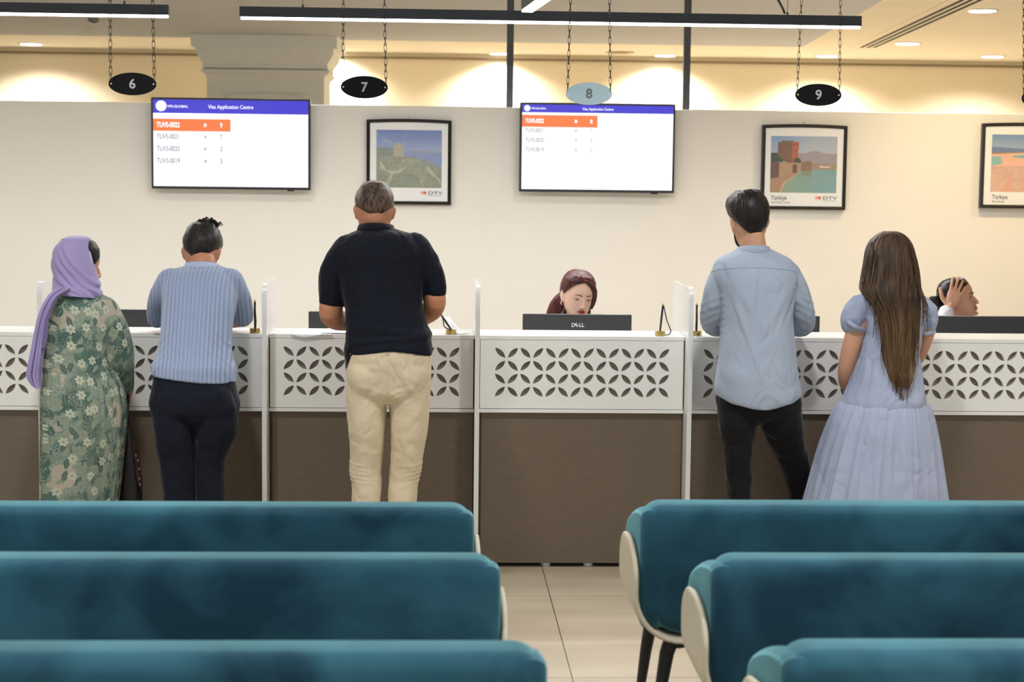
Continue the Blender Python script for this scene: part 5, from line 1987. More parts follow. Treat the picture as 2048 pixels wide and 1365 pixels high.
H.hair_cap(bm, lambda ph, s: 0.019 * (1 - 0.85 * s ** 4) * (1.0 + 0.45 * max(0, math.cos(ph + 0.5)) * (1 - s * 0.5)), zmin_m3, lump=0.28, seed=14)
random.seed(8)
for k in range(50):
    a = random.uniform(2.4, 4.6); r_ = random.uniform(0.03, 0.06)
    p = Vector((-abs(r_ * math.sin(a)) - 0.01, 0.03 + r_ * math.cos(a) * 0.6, 0.118 - r_ * 0.5))
    tube(bm, [H.p(*p), H.p(p.x - 0.012, p.y, p.z + 0.010), H.p(p.x - 0.026, p.y + 0.002, p.z - 0.004 + 0.005 * (k % 3))], [0.004, 0.003, 0.001], 5, 2)
obj('hair', bm, M_hairblack, R, True)
# beard edge along the jaw
bm = nb()
for sx in (-1, 1):
    tube(bm, [H.p(sx * 0.068, 0.012, -0.035), H.p(sx * 0.062, 0.03, -0.065), H.p(sx * 0.045, 0.06, -0.092), H.p(sx * 0.015, 0.082, -0.107)], [0.003, 0.006, 0.008, 0.008], 10, 3)
remeshed('beard', bm, 0.003, M_hairblack, R, 1)
# ------------------------------------------------------------------ the woman with long hair and a light blue dress
R = person_root('woman with very long brown hair in a light blue tiered dress with puff sleeves', 1775, 7.36)
tors = [T(585, 1760, 1826, 7.42, 0.055, 2.0), T(595, 1742, 1843, 7.41, 0.08, 2.1), T(607, 1730, 1852, 7.40, 0.095), T(625, 1728, 1850, 7.39, 0.105), T(655, 1730, 1845, 7.38, 0.11), T(690, 1724, 1840, 7.37, 0.105), T(716, 1718, 1836, 7.36, 0.10)]
H = Head(1776, 519, 7.46, yaw=6, pitch=14, roll=3, s=0.95)
bm = nb()
H.skull(bm)
tube(bm, [H.p(0, -0.03, -0.06), at(1786, 575, 7.43), at(1788, 595, 7.41)], [0.046, 0.048, 0.056], 20, 3)
body_loft(bm, inset(tors, 0.012) + [T(760, 1712, 1842, 7.36, 0.11), T(800, 1705, 1845, 7.36, 0.13), T(850, 1715, 1840, 7.36, 0.11)])
body_loft(bm, [T(830, 1712, 1776, 7.36, 0.08), T(930, 1718, 1772, 7.36, 0.065), T(1010, 1722, 1766, 7.36, 0.055), T(1100, 1728, 1762, 7.35, 0.05), T(1180, 1734, 1756, 7.34, 0.034)], n=24)
body_loft(bm, [T(830, 1780, 1842, 7.36, 0.08), T(930, 1784, 1836, 7.36, 0.065), T(1010, 1788, 1832, 7.36, 0.055), T(1100, 1792, 1826, 7.35, 0.05), T(1180, 1798, 1820, 7.34, 0.034)], n=24)
aL = P3([(1738, 612, 7.40), (1718, 645, 7.39), (1704, 690, 7.38), (1693, 735, 7.40), (1691, 765, 7.45), (1700, 785, 7.50)])
aR = P3([(1845, 615, 7.40), (1858, 650, 7.39), (1848, 690, 7.41), (1832, 722, 7.46), (1800, 735, 7.52), (1770, 742, 7.54)])
tube(bm, aL, [0.036, 0.042, 0.041, 0.036, 0.030, 0.024], 18, 4)
tube(bm, aR, [0.030, 0.030, 0.028, 0.026, 0.024, 0.021], 18, 4)
hand(bm, aL[-1], (0.5, 0.4, -0.7), (0.8, 0.1, 0.5), (0.2, 1, 0), 0.88, 0.4)
hand(bm, aR[-1], (-0.9, 0.25, -0.2), (0, -0.3, -1), (0, 1, 0), 0.88, 0.4)
remeshed('body', bm, 0.0055, M_skinC, R, 3, H.sockets)
M_dress = cloth('light_blue_cotton', srgb(164, 173, 198), 0.02, 0.8)


def tiers(name, rows, m, n=260, k=6, fold=0.0, nf=34, grow=None, seed=0.0, jag=0.0, phase=0.0):
    """gathered skirt tier: level rings whose radius swings with pleats that widen and merge downwards; rows as from T()"""
    Rr = catmull(rows, k)
    random.seed(int(seed * 10) + 1)
    rings = []
    M_ = len(Rr)
    for j, (cx_, cy_, cz_, a, b, p) in enumerate(Rr):
        u = j / (M_ - 1)
        ring = []
        for i in range(n):
            t = 2 * math.pi * i / n
            c, s = math.cos(t), math.sin(t)
            w1 = noise.noise((c * nf * 0.16 + seed, s * nf * 0.16, u * 0.5 + seed))
            w2 = noise.noise((c * nf * 0.5 + seed, s * nf * 0.5, u * 0.9 + seed))
            w3 = noise.noise((c * 1.3 + seed, s * 1.3, u * 1.1))
            am = fold * (grow(u) if grow else 1.0)
            d = am * (1.5 * w1 + 0.9 * w2 * (1.3 - u)) + 0.004 * w3
            r = 1 + 0
            x = cx_ + (a + d) * math.copysign(abs(c) ** (2 / p), c)
            y = cy_ + (b + d) * math.copysign(abs(s) ** (2 / p), s)
            ring.append(Vector((x, y, cz_ + jag * w1 * (1 if j == M_ - 1 else 0))))
        rings.append(ring)
    bm = nb()
    loft(bm, rings)
    return bm


bm = nb()
body_loft(bm, tors + [T(722, 1720, 1835, 7.36, 0.095)])
tube(bm, P3([(1748, 606, 7.40), (1722, 615, 7.39), (1708, 634, 7.38), (1705, 648, 7.38)]), [0.048, 0.054, 0.050, 0.045], 24, 5)
tube(bm, P3([(1836, 610, 7.40), (1852, 620, 7.39), (1857, 640, 7.39), (1855, 658, 7.39)]), [0.044, 0.042, 0.036, 0.030], 24, 5)
zb5 = at(1775, 650, 7.4).z
def bodice(co, nr):
    co = folds(0.006, (9, 9, 6), 51, 0.005, (24, 24, 14))(co, nr)
    return co
remeshed('bodice', bm, 0.0055, M_dress, R, 3, bodice)
# twisted sleeve cuffs
for pts, r in (([(1693, 641, 7.36), (1704, 650, 7.325), (1716, 657, 7.33), (1727, 661, 7.36)], 0.011), ([(1868, 664, 7.38), (1860, 667, 7.36), (1850, 668, 7.35), (1841, 665, 7.37)], 0.009)):
    bm = nb(); tube(bm, P3(pts), r, 12, 4)
    obj('sleeve_cuff', bm, M_dress, R, True)
bm = tiers('upper_tier', [T(713, 1719, 1836, 7.36, 0.10), T(722, 1714, 1839, 7.36, 0.112), T(745, 1706, 1842, 7.36, 0.125), T(770, 1698, 1845, 7.36, 0.135), T(800, 1686, 1850, 7.36, 0.15), T(812, 1684, 1851, 7.36, 0.15)], M_dress, fold=0.006, grow=lambda u: 1.0 - 0.75 * u, nf=40, seed=1.3)
obj('upper_tier', bm, M_dress, R, True)
bm = tiers('skirt', [T(806, 1681, 1853, 7.36, 0.148), T(820, 1672, 1858, 7.36, 0.165), T(850, 1658, 1864, 7.36, 0.185), T(900, 1640, 1872, 7.36, 0.205), T(960, 1623, 1880, 7.34, 0.21), T(1012, 1609, 1887, 7.33, 0.215), T(1080, 1592, 1895, 7.32, 0.22), T(1150, 1578, 1903, 7.31, 0.225)],
           M_dress, fold=0.017, grow=lambda u: 0.35 + 0.9 * u, nf=26, seed=4.1, k=8, jag=0.02)
obj('skirt', bm, M_dress, R, True)
for xx in (at(1746, 1180, 7.34).x, at(1809, 1180, 7.34).x):
    bm = nb(); shoe(bm, xx, 7.34, s=0.85); obj('shoe', bm, mat('white_shoe', srgb(225, 220, 212), 0.5), R, True)


def long_hair_material():
    m = bpy.data.materials.new('long_brown_hair')
    m.use_nodes = True
    nt = m.node_tree
    L = nt.links.new
    b = nt.nodes['Principled BSDF']
    tc = nt.nodes.new('ShaderNodeTexCoord')
    mp = nt.nodes.new('ShaderNodeMapping'); mp.inputs['Scale'].default_value = (46, 30, 3)
    L(tc.outputs['Object'], mp.inputs[0])
    n = nt.nodes.new('ShaderNodeTexNoise'); n.inputs['Scale'].default_value = 1.0; n.inputs['Detail'].default_value = 4; n.inputs['Distortion'].default_value = 0.3
    L(mp.outputs[0], n.inputs['Vector'])
    dark = nt.nodes.new('ShaderNodeValToRGB')
    dark.color_ramp.elements[0].position = 0.3; dark.color_ramp.elements[0].color = srgb(44, 31, 22)
    dark.color_ramp.elements[1].position = 0.75; dark.color_ramp.elements[1].color = srgb(92, 68, 44)
    L(n.outputs['Fac'], dark.inputs[0])
    light = nt.nodes.new('ShaderNodeValToRGB')
    light.color_ramp.elements[0].position = 0.3; light.color_ramp.elements[0].color = srgb(88, 64, 44)
    light.color_ramp.elements[1].position = 0.75; light.color_ramp.elements[1].color = srgb(150, 118, 84)
    L(n.outputs['Fac'], light.inputs[0])
    sx = nt.nodes.new('ShaderNodeSeparateXYZ'); L(tc.outputs['Object'], sx.inputs[0])
    mr = nt.nodes.new('ShaderNodeMapRange'); mr.inputs[1].default_value = 1.25; mr.inputs[2].default_value = 0.85; mr.inputs[3].default_value = 0; mr.inputs[4].default_value = 1
    L(sx.outputs['Z'], mr.inputs[0])
    mx = nt.nodes.new('ShaderNodeMix'); mx.data_type = 'RGBA'
    L(mr.outputs[0], mx.inputs[0]); L(dark.outputs[0], mx.inputs[6]); L(light.outputs[0], mx.inputs[7])
    L(mx.outputs[2], b.inputs['Base Color'])
    b.inputs['Roughness'].default_value = 0.5
    b.inputs['Specular IOR Level'].default_value = 0.3
    bp = nt.nodes.new('ShaderNodeBump'); bp.inputs['Strength'].default_value = 0.5; bp.inputs['Distance'].default_value = 0.006
    L(n.outputs['Fac'], bp.inputs['Height']); L(bp.outputs[0], b.inputs['Normal'])
    return m


M_long = long_hair_material()
hr = [T(463, 1768, 1794, 7.45, 0.03, 2.0), T(468, 1757, 1806, 7.45, 0.065, 2.0), T(480, 1742, 1818, 7.45, 0.095, 2.0), T(500, 1732, 1826, 7.445, 0.118, 2.0), T(530, 1727, 1832, 7.43, 0.128, 2.0), T(560, 1722, 1836, 7.41, 0.125, 2.0), T(580, 1722, 1838, 7.375, 0.11, 2.0),
      T(600, 1737, 1836, 7.335, 0.085, 2.0), T(625, 1755, 1836, 7.295, 0.055, 2.0), T(660, 1765, 1833, 7.275, 0.042, 2.0), T(695, 1767, 1830, 7.265, 0.036, 2.0), T(725, 1770, 1827, 7.255, 0.03, 2.0), T(752, 1779, 1823, 7.235, 0.022, 2.0), T(774, 1792, 1816, 7.228, 0.010, 2.0)]
Rr = catmull(hr, 6)
rings = []
for j, (cx_, cy_, cz_, a, b, p) in enumerate(Rr):
    u = j / (len(Rr) - 1)
    ring = []
    for i in range(200):
        t = 2 * math.pi * i / 200
        c, s = math.cos(t), math.sin(t)
        w = noise.noise((c * 7, s * 7, u * 1.4)) + 0.6 * noise.noise((c * 18, s * 18, u * 1.8))
        am = 0.0035 + 0.010 * u
        am = min(am, min(a, b) * 0.45)
        sway = 0.010 * math.sin(u * 7) * u
        ring.append(Vector((cx_ + (a + am * w) * c + sway, cy_ + (b + am * w) * s, cz_)))
    rings.append(ring)
bm = nb()
loft(bm, rings)
random.seed(21)
# loose locks over the back, ends of uneven length
def row_at(z):
    zs = [r[2] for r in Rr]
    for q in range(len(zs) - 1):
        if zs[q] >= z >= zs[q + 1]:
            return Rr[q]
    return Rr[-1]
for k in range(120):
    th = random.uniform(math.pi * 1.02, math.pi * 1.98)
    z0 = random.uniform(1.20, 1.50)
    z1 = random.uniform(0.80, 1.02)
    pts, rad = [], []
    sw = random.uniform(-0.012, 0.012); f = random.uniform(6, 12); ph = random.uniform(0, 6)
    for q in range(9):
        u = q / 8
        z = z0 + (z1 - z0) * u
        r_ = row_at(z)
        out = 1.0 + 0.02 + 0.10 * random.random() * u
        pts.append(Vector((r_[0] + r_[3] * math.cos(th) * out + sw * u + 0.005 * u * math.sin(f * u + ph), r_[1] + r_[4] * math.sin(th) * out - 0.002, z)))
        rad.append(0.0028 * (1 - 0.75 * u))
    tube(bm, pts, rad, 5, 2, ends=False)
# stray wisps at both shoulders
for k in range(26):
    if k % 2:
        a_, b_, c_, d_ = (1722 + random.uniform(0, 8), 560), (1730 + random.uniform(0, 20), 592), (1756 + random.uniform(-10, 6), 625), (1757 + random.uniform(-12, 6), 660 + random.uniform(-20, 30))
    else:
        a_, b_, c_, d_ = (1832 + random.uniform(-4, 2), 540), (1840 + random.uniform(-2, 4), 580), (1848 + random.uniform(-4, 8), 610), (1853 + random.uniform(-12, 8), 650 + random.uniform(-20, 25))
    tube(bm, P3([(a_[0], a_[1], 7.37), (b_[0], b_[1], 7.29), (c_[0], c_[1], 7.265), (d_[0], d_[1], 7.27)]), [0.0022, 0.002, 0.0016, 0.0006], 5, 4, ends=False)
obj('long_hair', bm, M_long, R, True)


# ------------------------------------------------------------------ the woman in the lilac scarf
R = person_root('woman in a lilac headscarf and long green floral dress at the left counter', 160, 7.40)


def floral_material():
    m = bpy.data.materials.new('floral_print')
    m.use_nodes = True
    nt = m.node_tree
    L = nt.links.new
    N_ = nt.nodes.new
    b = nt.nodes['Principled BSDF']
    b.inputs['Roughness'].default_value = 0.85
    b.inputs['Specular IOR Level'].default_value = 0.15
    uv = N_('ShaderNodeTexCoord')
    sp_ = N_('ShaderNodeSeparateXYZ'); L(uv.outputs['Object'], sp_.inputs[0])

    def M(op, a, b_=None, c_=None):
        n = N_('ShaderNodeMath'); n.operation = op
        for k, v in enumerate((a, b_, c_)):
            if v is None:
                continue
            if isinstance(v, (int, float)):
                n.inputs[k].default_value = v
            else:
                L(v, n.inputs[k])
        return n.outputs[0]

    def mixc_(f, c0, c1):
        n = N_('ShaderNodeMix'); n.data_type = 'RGBA'
        L(f, n.inputs[0])
        for k, v in ((6, c0), (7, c1)):
            if isinstance(v, tuple):
                n.inputs[k].default_value = v
            else:
                L(v, n.inputs[k])
        return n.outputs[2]

    # the cloth's own coordinates: across (x plus a share of depth, so that the sides do not smear) and down
    X = M('ADD', sp_.outputs['X'], M('MULTIPLY', sp_.outputs['Y'], 0.9))
    Z = sp_.outputs['Z']

    def cells(scale, ox, oz, rand=0.75):
        cb = N_('ShaderNodeCombineXYZ')
        L(M('MULTIPLY', M('ADD', X, ox), scale), cb.inputs[0])
        L(M('MULTIPLY', M('ADD', Z, oz), scale), cb.inputs[1])
        v = N_('ShaderNodeTexVoronoi'); v.voronoi_dimensions = '2D'; v.inputs['Scale'].default_value = 1.0
        v.inputs['Randomness'].default_value = rand
        L(cb.outputs[0], v.inputs['Vector'])
        sb = N_('ShaderNodeVectorMath'); sb.operation = 'SUBTRACT'
        L(cb.outputs[0], sb.inputs[0]); L(v.outputs['Position'], sb.inputs[1])
        s2 = N_('ShaderNodeSeparateXYZ'); L(sb.outputs[0], s2.inputs[0])
        sc = N_('ShaderNodeSeparateColor'); L(v.outputs['Color'], sc.inputs[0])
        return s2.outputs[0], s2.outputs[1], v.outputs['Distance'], sc.outputs[0], sc.outputs[1]

    def step(x, t, soft=0.02):
        n = N_('ShaderNodeMapRange'); n.interpolation_type = 'SMOOTHSTEP'
        L(x, n.inputs[0])
        n.inputs[1].default_value = t - soft; n.inputs[2].default_value = t + soft
        n.inputs[3].default_value = 0; n.inputs[4].default_value = 1
        return n.outputs[0]

    # ground: patches of sage, teal grey and blush
    n1 = N_('ShaderNodeTexNoise'); n1.inputs['Scale'].default_value = 11; n1.inputs['Detail'].default_value = 2; L(uv.outputs['Object'], n1.inputs['Vector'])
    col = mixc_(step(n1.outputs['Fac'], 0.47, 0.03), srgb(84, 108, 100), srgb(122, 136, 122))
    n2 = N_('ShaderNodeTexNoise'); n2.inputs['Scale'].default_value = 8; n2.inputs['Detail'].default_value = 1
    mp = N_('ShaderNodeMapping'); mp.inputs['Location'].default_value = (3, 1, 2); L(uv.outputs['Object'], mp.inputs[0]); L(mp.outputs[0], n2.inputs['Vector'])
    col = mixc_(step(n2.outputs['Fac'], 0.62, 0.02), col, srgb(172, 160, 142))
    # fine dots
    x, y, d, r, g = cells(130, 0.2, 0.1, 0.9)
    dots = M('MULTIPLY', M('SUBTRACT', 1.0, step(d, 0.28, 0.05)), step(n2.outputs['Fac'], 0.52, 0.02))
    col = mixc_(dots, col, srgb(160, 172, 160))
    dots = M('MULTIPLY', M('SUBTRACT', 1.0, step(d, 0.30, 0.05)), M('SUBTRACT', 1.0, step(n2.outputs['Fac'], 0.44, 0.02)))
    col = mixc_(dots, col, srgb(48, 74, 68))

    def flowers(col, scale, ox, oz, petals, R0, petal_col, eye_col, keep, line=False):
        x, y, d, r, g = cells(scale, ox, oz)
        ang = M('ARCTAN2', y, x)
        k = M('MULTIPLY', M('ADD', ang, M('MULTIPLY', r, 6.0)), float(petals))
        lobe = M('ABSOLUTE', M('COSINE', M('MULTIPLY', k, 0.5)))
        rad = M('MULTIPLY', M('ADD', M('MULTIPLY', lobe, 0.42), 0.60), R0)
        on = M('MULTIPLY', M('SUBTRACT', 1.0, step(M('SUBTRACT', d, rad), 0.0, 0.015)), step(g, keep, 0.001))
        if line:
            vein = step(M('SINE', M('MULTIPLY', k, 6.0)), 0.2, 0.3)
            pc = mixc_(vein, petal_col, srgb(112, 126, 112))
        else:
            pc = petal_col
        col = mixc_(on, col, pc)
        eye = M('MULTIPLY', M('SUBTRACT', 1.0, step(d, R0 * 0.26, 0.012)), step(g, keep, 0.001))
        return mixc_(eye, col, eye_col)

    def leaves(col, scale, ox, oz, c1, c2, keep, tilt):
        x, y, d, r, g = cells(scale, ox, oz)
        th = M('ADD', M('MULTIPLY', r, 1.2), tilt)
        cs, sn = M('COSINE', th), M('SINE', th)
        u = M('ADD', M('MULTIPLY', x, cs), M('MULTIPLY', y, sn))
        v = M('SUBTRACT', M('MULTIPLY', y, cs), M('MULTIPLY', x, sn))
        # pointed oval: |v| < w (1 - (u/L)^2)
        e = M('SUBTRACT', M('ABSOLUTE', v), M('MULTIPLY', M('SUBTRACT', 1.0, M('POWER', M('MULTIPLY', u, 2.4), 2.0)), 0.17))
        on = M('MULTIPLY', M('SUBTRACT', 1.0, step(e, 0.0, 0.012)), step(g, keep, 0.001))
        vein = step(M('SINE', M('MULTIPLY', M('SUBTRACT', M('MULTIPLY', u, 1.0), M('ABSOLUTE', v)), 75.0)), 0.45, 0.3)
        rib = M('SUBTRACT', 1.0, step(M('ABSOLUTE', v), 0.012, 0.006))
        return mixc_(on, col, mixc_(M('MAXIMUM', vein, rib), c1, c2))

    col = leaves(col, 17, 0.37, 0.91, srgb(120, 138, 122), srgb(150, 160, 140), 0.35, 0.4)
    col = leaves(col, 16, 0.13, 0.41, srgb(32, 62, 58), srgb(128, 148, 136), 0.12, 0.9)
    col = flowers(col, 14, 0.71, 0.23, 4, 0.36, srgb(150, 158, 138), srgb(120, 140, 122), 0.40, True)
    col = flowers(col, 15, 0.05, 0.67, 6, 0.30, srgb(178, 184, 164), srgb(138, 142, 122), 0.45)
    L(col, b.inputs['Base Color'])
    nb_ = N_('ShaderNodeTexNoise'); nb_.inputs['Scale'].default_value = 400; L(uv.outputs['Object'], nb_.inputs['Vector'])
    bp = N_('ShaderNodeBump'); bp.inputs['Strength'].default_value = 0.05; L(nb_.outputs['Fac'], bp.inputs['Height']); L(bp.outputs[0], b.inputs['Normal'])
    return m


M_floral = floral_material()
tors = [T(578, 120, 185, 7.46, 0.06, 2.0), T(590, 104, 205, 7.45, 0.085, 2.1), T(603, 97, 222, 7.44, 0.10), T(625, 93, 233, 7.43, 0.115), T(660, 90, 232, 7.42, 0.125), T(700, 87, 226, 7.41, 0.13), T(735, 86, 224, 7.40, 0.13), T(742, 87, 225, 7.40, 0.128)]
H = Head(156, 528, 7.50, yaw=-58, pitch=6, roll=0, s=0.96)
bm = nb()
H.skull(bm, ears=True)
tube(bm, [H.p(0, -0.03, -0.06), at(152, 570, 7.47), at(152, 590, 7.45)], [0.046, 0.05, 0.06], 20, 3)
body_loft(bm, inset(tors, 0.014) + [T(800, 95, 238, 7.40, 0.13), T(860, 100, 235, 7.40, 0.11)])
body_loft(bm, [T(840, 98, 160, 7.40, 0.08), T(930, 104, 156, 7.40, 0.07), T(1010, 108, 152, 7.40, 0.06), T(1090, 112, 148, 7.40, 0.05), T(1170, 118, 142, 7.39, 0.035)], n=24)
body_loft(bm, [T(840, 168, 230, 7.40, 0.08), T(930, 172, 224, 7.40, 0.07), T(1010, 176, 220, 7.40, 0.06), T(1090, 180, 216, 7.40, 0.05), T(1170, 186, 210, 7.39, 0.035)], n=24)
aR = P3([(212, 618, 7.42), (234, 670, 7.42), (241, 715, 7.44), (248, 745, 7.49), (254, 768, 7.53), (257, 782, 7.55)])
aL = P3([(108, 618, 7.44), (95, 670, 7.48), (98, 715, 7.52), (125, 735, 7.58)])
tube(bm, aR, [0.04, 0.042, 0.04, 0.032, 0.026, 0.022], 16, 4)
tube(bm, aL, [0.04, 0.040, 0.038, 0.026], 16, 4)
hand(bm, aR[-1], (-0.1, 0.15, -1), (-1, 0.0, 0), (0, 1, 0), 0.85, 0.9)
hand(bm, aL[-1], (1, 0.3, -0.1), (0, 0.2, -1), (0, 1, 0.2), 0.85, 0.5)
remeshed('body', bm, 0.005, M_skinC, R, 3, H.sockets)
bm = nb()
body_loft(bm, tors + [T(748, 88, 224, 7.40, 0.12)])
tube(bm, P3([(205, 622, 7.42), (224, 655, 7.42), (236, 690, 7.42), (240, 722, 7.44), (246, 752, 7.48), (251, 772, 7.51)]), [0.064, 0.064, 0.060, 0.058, 0.046, 0.034], 24, 5)
tube(bm, P3([(112, 622, 7.44), (103, 670, 7.46), (106, 715, 7.50), (125, 733, 7.56)]), [0.055, 0.052, 0.048, 0.036], 24, 5)
def blouse(co, nr):
    return folds(0.006, (7, 7, 4), 61, 0.003, (18, 18, 11))(co, nr)
remeshed('bodice', bm, 0.006, M_floral, R, 3, blouse)
bm = tiers('skirt', [T(738, 88, 224, 7.40, 0.122), T(746, 85, 232, 7.40, 0.135), T(775, 82, 245, 7.40, 0.15), T(820, 81, 252, 7.40, 0.165), T(880, 81, 250, 7.40, 0.17), T(950, 81, 243, 7.40, 0.165), T(1012, 81, 236, 7.40, 0.16), T(1080, 81, 232, 7.40, 0.16), T(1150, 80, 230, 7.40, 0.16)],
           M_floral, fold=0.008, grow=lambda u: 0.8, nf=22, seed=7.7, k=8, jag=0.01)
obj('skirt', bm, M_floral, R, True)
for xx in (at(130, 1180, 7.39).x, at(198, 1180, 7.39).x):
    bm = nb(); shoe(bm, xx, 7.36, s=0.85); obj('shoe', bm, mat('black_shoe', srgb(24, 22, 22), 0.4), R, True)
# headscarf: closed hood with drapes, and a tail over the left shoulder
M_lilac = mat('lilac_chiffon', srgb(160, 147, 194), 0.7, spec=0.25, var=0.03, vscale=5, bump=0.03, bscale=300, sheen=0.4)
sc = [T(472, 142, 168, 7.50, 0.03, 2.0), T(477, 127, 180, 7.50, 0.07, 2.0), T(490, 113, 184, 7.50, 0.095, 2.0), T(510, 105, 187, 7.49, 0.108, 2.0), T(530, 103, 190, 7.48, 0.112, 2.0), T(550, 106, 194, 7.47, 0.108, 2.0), T(568, 106, 199, 7.46, 0.108, 2.0), T(580, 106, 202, 7.45, 0.112, 2.0), T(590, 118, 204, 7.445, 0.110, 2.0)]
Rr = catmull(sc, 8)
rings = []
for j, (cx_, cy_, cz_, a, b, p) in enumerate(Rr):
    u = j / (len(Rr) - 1)
    ring = []
    for i in range(180):
        t = 2 * math.pi * i / 180
        c, s = math.cos(t), math.sin(t)
        d = 0.0
        # drapes sweeping from the crown at the left down to the right shoulder
        if s < 0.35:
            for k, (q0, sl_, amp, wd) in enumerate(((0.10, 0.38, 0.0055, 0.05), (0.22, 0.42, 0.006, 0.045), (0.40, 0.40, 0.005, 0.05), (0.62, 0.28, 0.0045, 0.05))):
                l = u - (q0 + sl_ * (c + 0.75))
                d += amp * math.exp(-(l / wd) ** 2) * min(1, (c + 1.0) * 2.0) - amp * 0.7 * math.exp(-((l - 0.07) / wd) ** 2)
        d += 0.003 * noise.noise((c * 3, s * 3, u * 4))
        # the hem at the back rises towards the left
        zz_ = cz_ - (0.012 * max(0, c) if j > len(Rr) - 6 else 0)
        ring.append(Vector((cx_ + (a + d) * c, cy_ + (b + d) * s, zz_)))
    rings.append(ring)
bm = nb(); loft(bm, rings)
# open the front for the face
fwd = (H.M.to_3x3() @ Vector((0, 1, 0))).normalized()
fc = H.p(0, 0.085, -0.015)
rightv = (H.M.to_3x3() @ Vector((1, 0, 0))).normalized()
kill = []
for f in bm.faces:
    c = f.calc_center_median() - H.c
    lx, ly, lz = c.dot(rightv), c.dot(fwd), c.z
    if ly > 0.052 and (lx / 0.062) ** 2 + ((lz + 0.002) / 0.082) ** 2 < 1:
        kill.append(f)
bmesh.ops.delete(bm, geom=kill, context='FACES')
bmesh.ops.solidify(bm, geom=bm.faces[:], thickness=-0.003)
scarf = obj('headscarf', bm, M_lilac, R, True)
# tail
rows = [(576, 112, 150, 7.36), (590, 97, 122, 7.325), (610, 84, 108, 7.305), (640, 73, 97, 7.30), (680, 64, 92, 7.30), (700, 60, 90, 7.295), (730, 54, 86, 7.29), (752, 51, 85, 7.29), (768, 62, 83, 7.29), (776, 76, 82, 7.29)]
Rt = catmull([(at(l, y, Y_).x, at(r, y, Y_).x, Y_, at((l + r) / 2, y, Y_).z) for y, l, r, Y_ in rows], 5)
bm = nb()
grid = []
for j, (xl, xr, Y_, z_) in enumerate(Rt):
    u = j / (len(Rt) - 1)
    row = []
    for i in range(41):
        v = i / 40
        row.append(bm.verts.new((xl + (xr - xl) * v, Y_ + 0.012 * math.sin(v * 15 + u * 1.5) * (0.5 + 0.5 * u) + 0.008 * math.sin(v * 29 + 1) - 0.02 * math.sin(math.pi * v), z_)))
    grid.append(row)
for j in range(len(grid) - 1):
    for i in range(40):
        bm.faces.new((grid[j][i], grid[j][i + 1], grid[j + 1][i + 1], grid[j + 1][i]))
bmesh.ops.recalc_face_normals(bm, faces=bm.faces)
bmesh.ops.solidify(bm, geom=bm.faces[:], thickness=0.003)
obj('scarf_tail', bm, M_lilac, R, True)
rows = [(578, 114, 135, 7.345), (600, 98, 112, 7.31), (640, 92, 99, 7.295), (670, 89, 97, 7.29), (692, 85, 93, 7.29), (698, 83, 85, 7.29)]
Rt = catmull([(at(l, y, Y_).x, at(r, y, Y_).x, Y_, at((l + r) / 2, y, Y_).z) for y, l, r, Y_ in rows], 5)
bm = nb(); grid = []
for j, (xl, xr, Y_, z_) in enumerate(Rt):
    row = []
    for i in range(13):
        v = i / 12
        row.append(bm.verts.new((xl + (xr - xl) * v, Y_ - 0.012 - 0.008 * math.sin(math.pi * v), z_)))
    grid.append(row)
for j in range(len(grid) - 1):
    for i in range(12):
        bm.faces.new((grid[j][i], grid[j][i + 1], grid[j + 1][i + 1], grid[j + 1][i]))
bmesh.ops.solidify(bm, geom=bm.faces[:], thickness=0.003)
obj('scarf_fold', bm, M_lilac, R, True)
# lace underscarf edge and the hair in front of it
bm = nb()
def ringp(r0, zz0, zz1, off):
    return [H.p(r0 * math.cos(a), off, 0.015 + 0.115 * math.sin(a)) for a in np.linspace(zz0, zz1, 24)]
tube(bm, [H.p(0.0775 * math.cos(a) , 0.030 - 0.03 * math.sin(a), 0.0 + 0.117 * math.sin(a)) for a in np.linspace(0.1, math.pi - 0.1, 16)], 0.010, 10, 2)
obj('lace_band', bm, mat('lace_white', srgb(206, 200, 222), 0.8, var=0.12, vscale=240), R, True)
bm = nb()
H.hair_cap(bm, lambda ph, s: 0.007 * (1 - 0.8 * s ** 5), lambda ph: 0.062 - 0.055 * abs(math.sin(ph)) ** 1.5 - 0.06 * (1 - math.cos(ph)) / 2, lump=0.1, seed=2, n=60, rows=20)
obj('hair', bm, M_hairblack, R, True)
# handbag hanging from her right hand
hx = at(257, 800, 7.52)
bt = thing('handbag', 'black handbag with a dark red embroidered side, hanging between the scarf woman and the next man', 'bag', (at(258, 940, 7.50).x, 7.50, at(258, 1040, 7.5).z))
bt['label'] = 'black handbag with a dark red embroidered side, hanging beside the green floral dress'
rows = [(868, 250, 264, 0.03), (885, 249, 270, 0.04), (920, 246, 277, 0.05), (960, 243, 283, 0.055), (1000, 241, 284, 0.056), (1036, 240, 283, 0.055), (1046, 245, 277, 0.05)]
bm = nb()
body_loft(bm, [T(y, l, r, 7.50, b_, 3.0) for y, l, r, b_ in rows], n=32, k=4)
M_bag = mat('black_leather', srgb(30, 27, 24), 0.55, var=0.12, vscale=12, bump=0.08, bscale=120)
BAG = obj('bag_body', bm, M_bag, bt, True)
bm = nb()
tube(bm, [hx + Vector((0, 0, 0.02)), at(249, 830, 7.51), at(247, 850, 7.505), at(248, 872, 7.50)], 0.0055, 8, 4)
tube(bm, [hx + Vector((0, 0, 0.02)), at(256, 830, 7.50), at(262, 860, 7.50), at(266, 888, 7.50)], 0.0055, 8, 4)
obj('strap', bm, M_bag, bt, True)


def carpet_mat():
    m = mat('embroidered_panel', srgb(70, 34, 34), 0.9, col2=srgb(40, 26, 26), vscale=30)
    return m


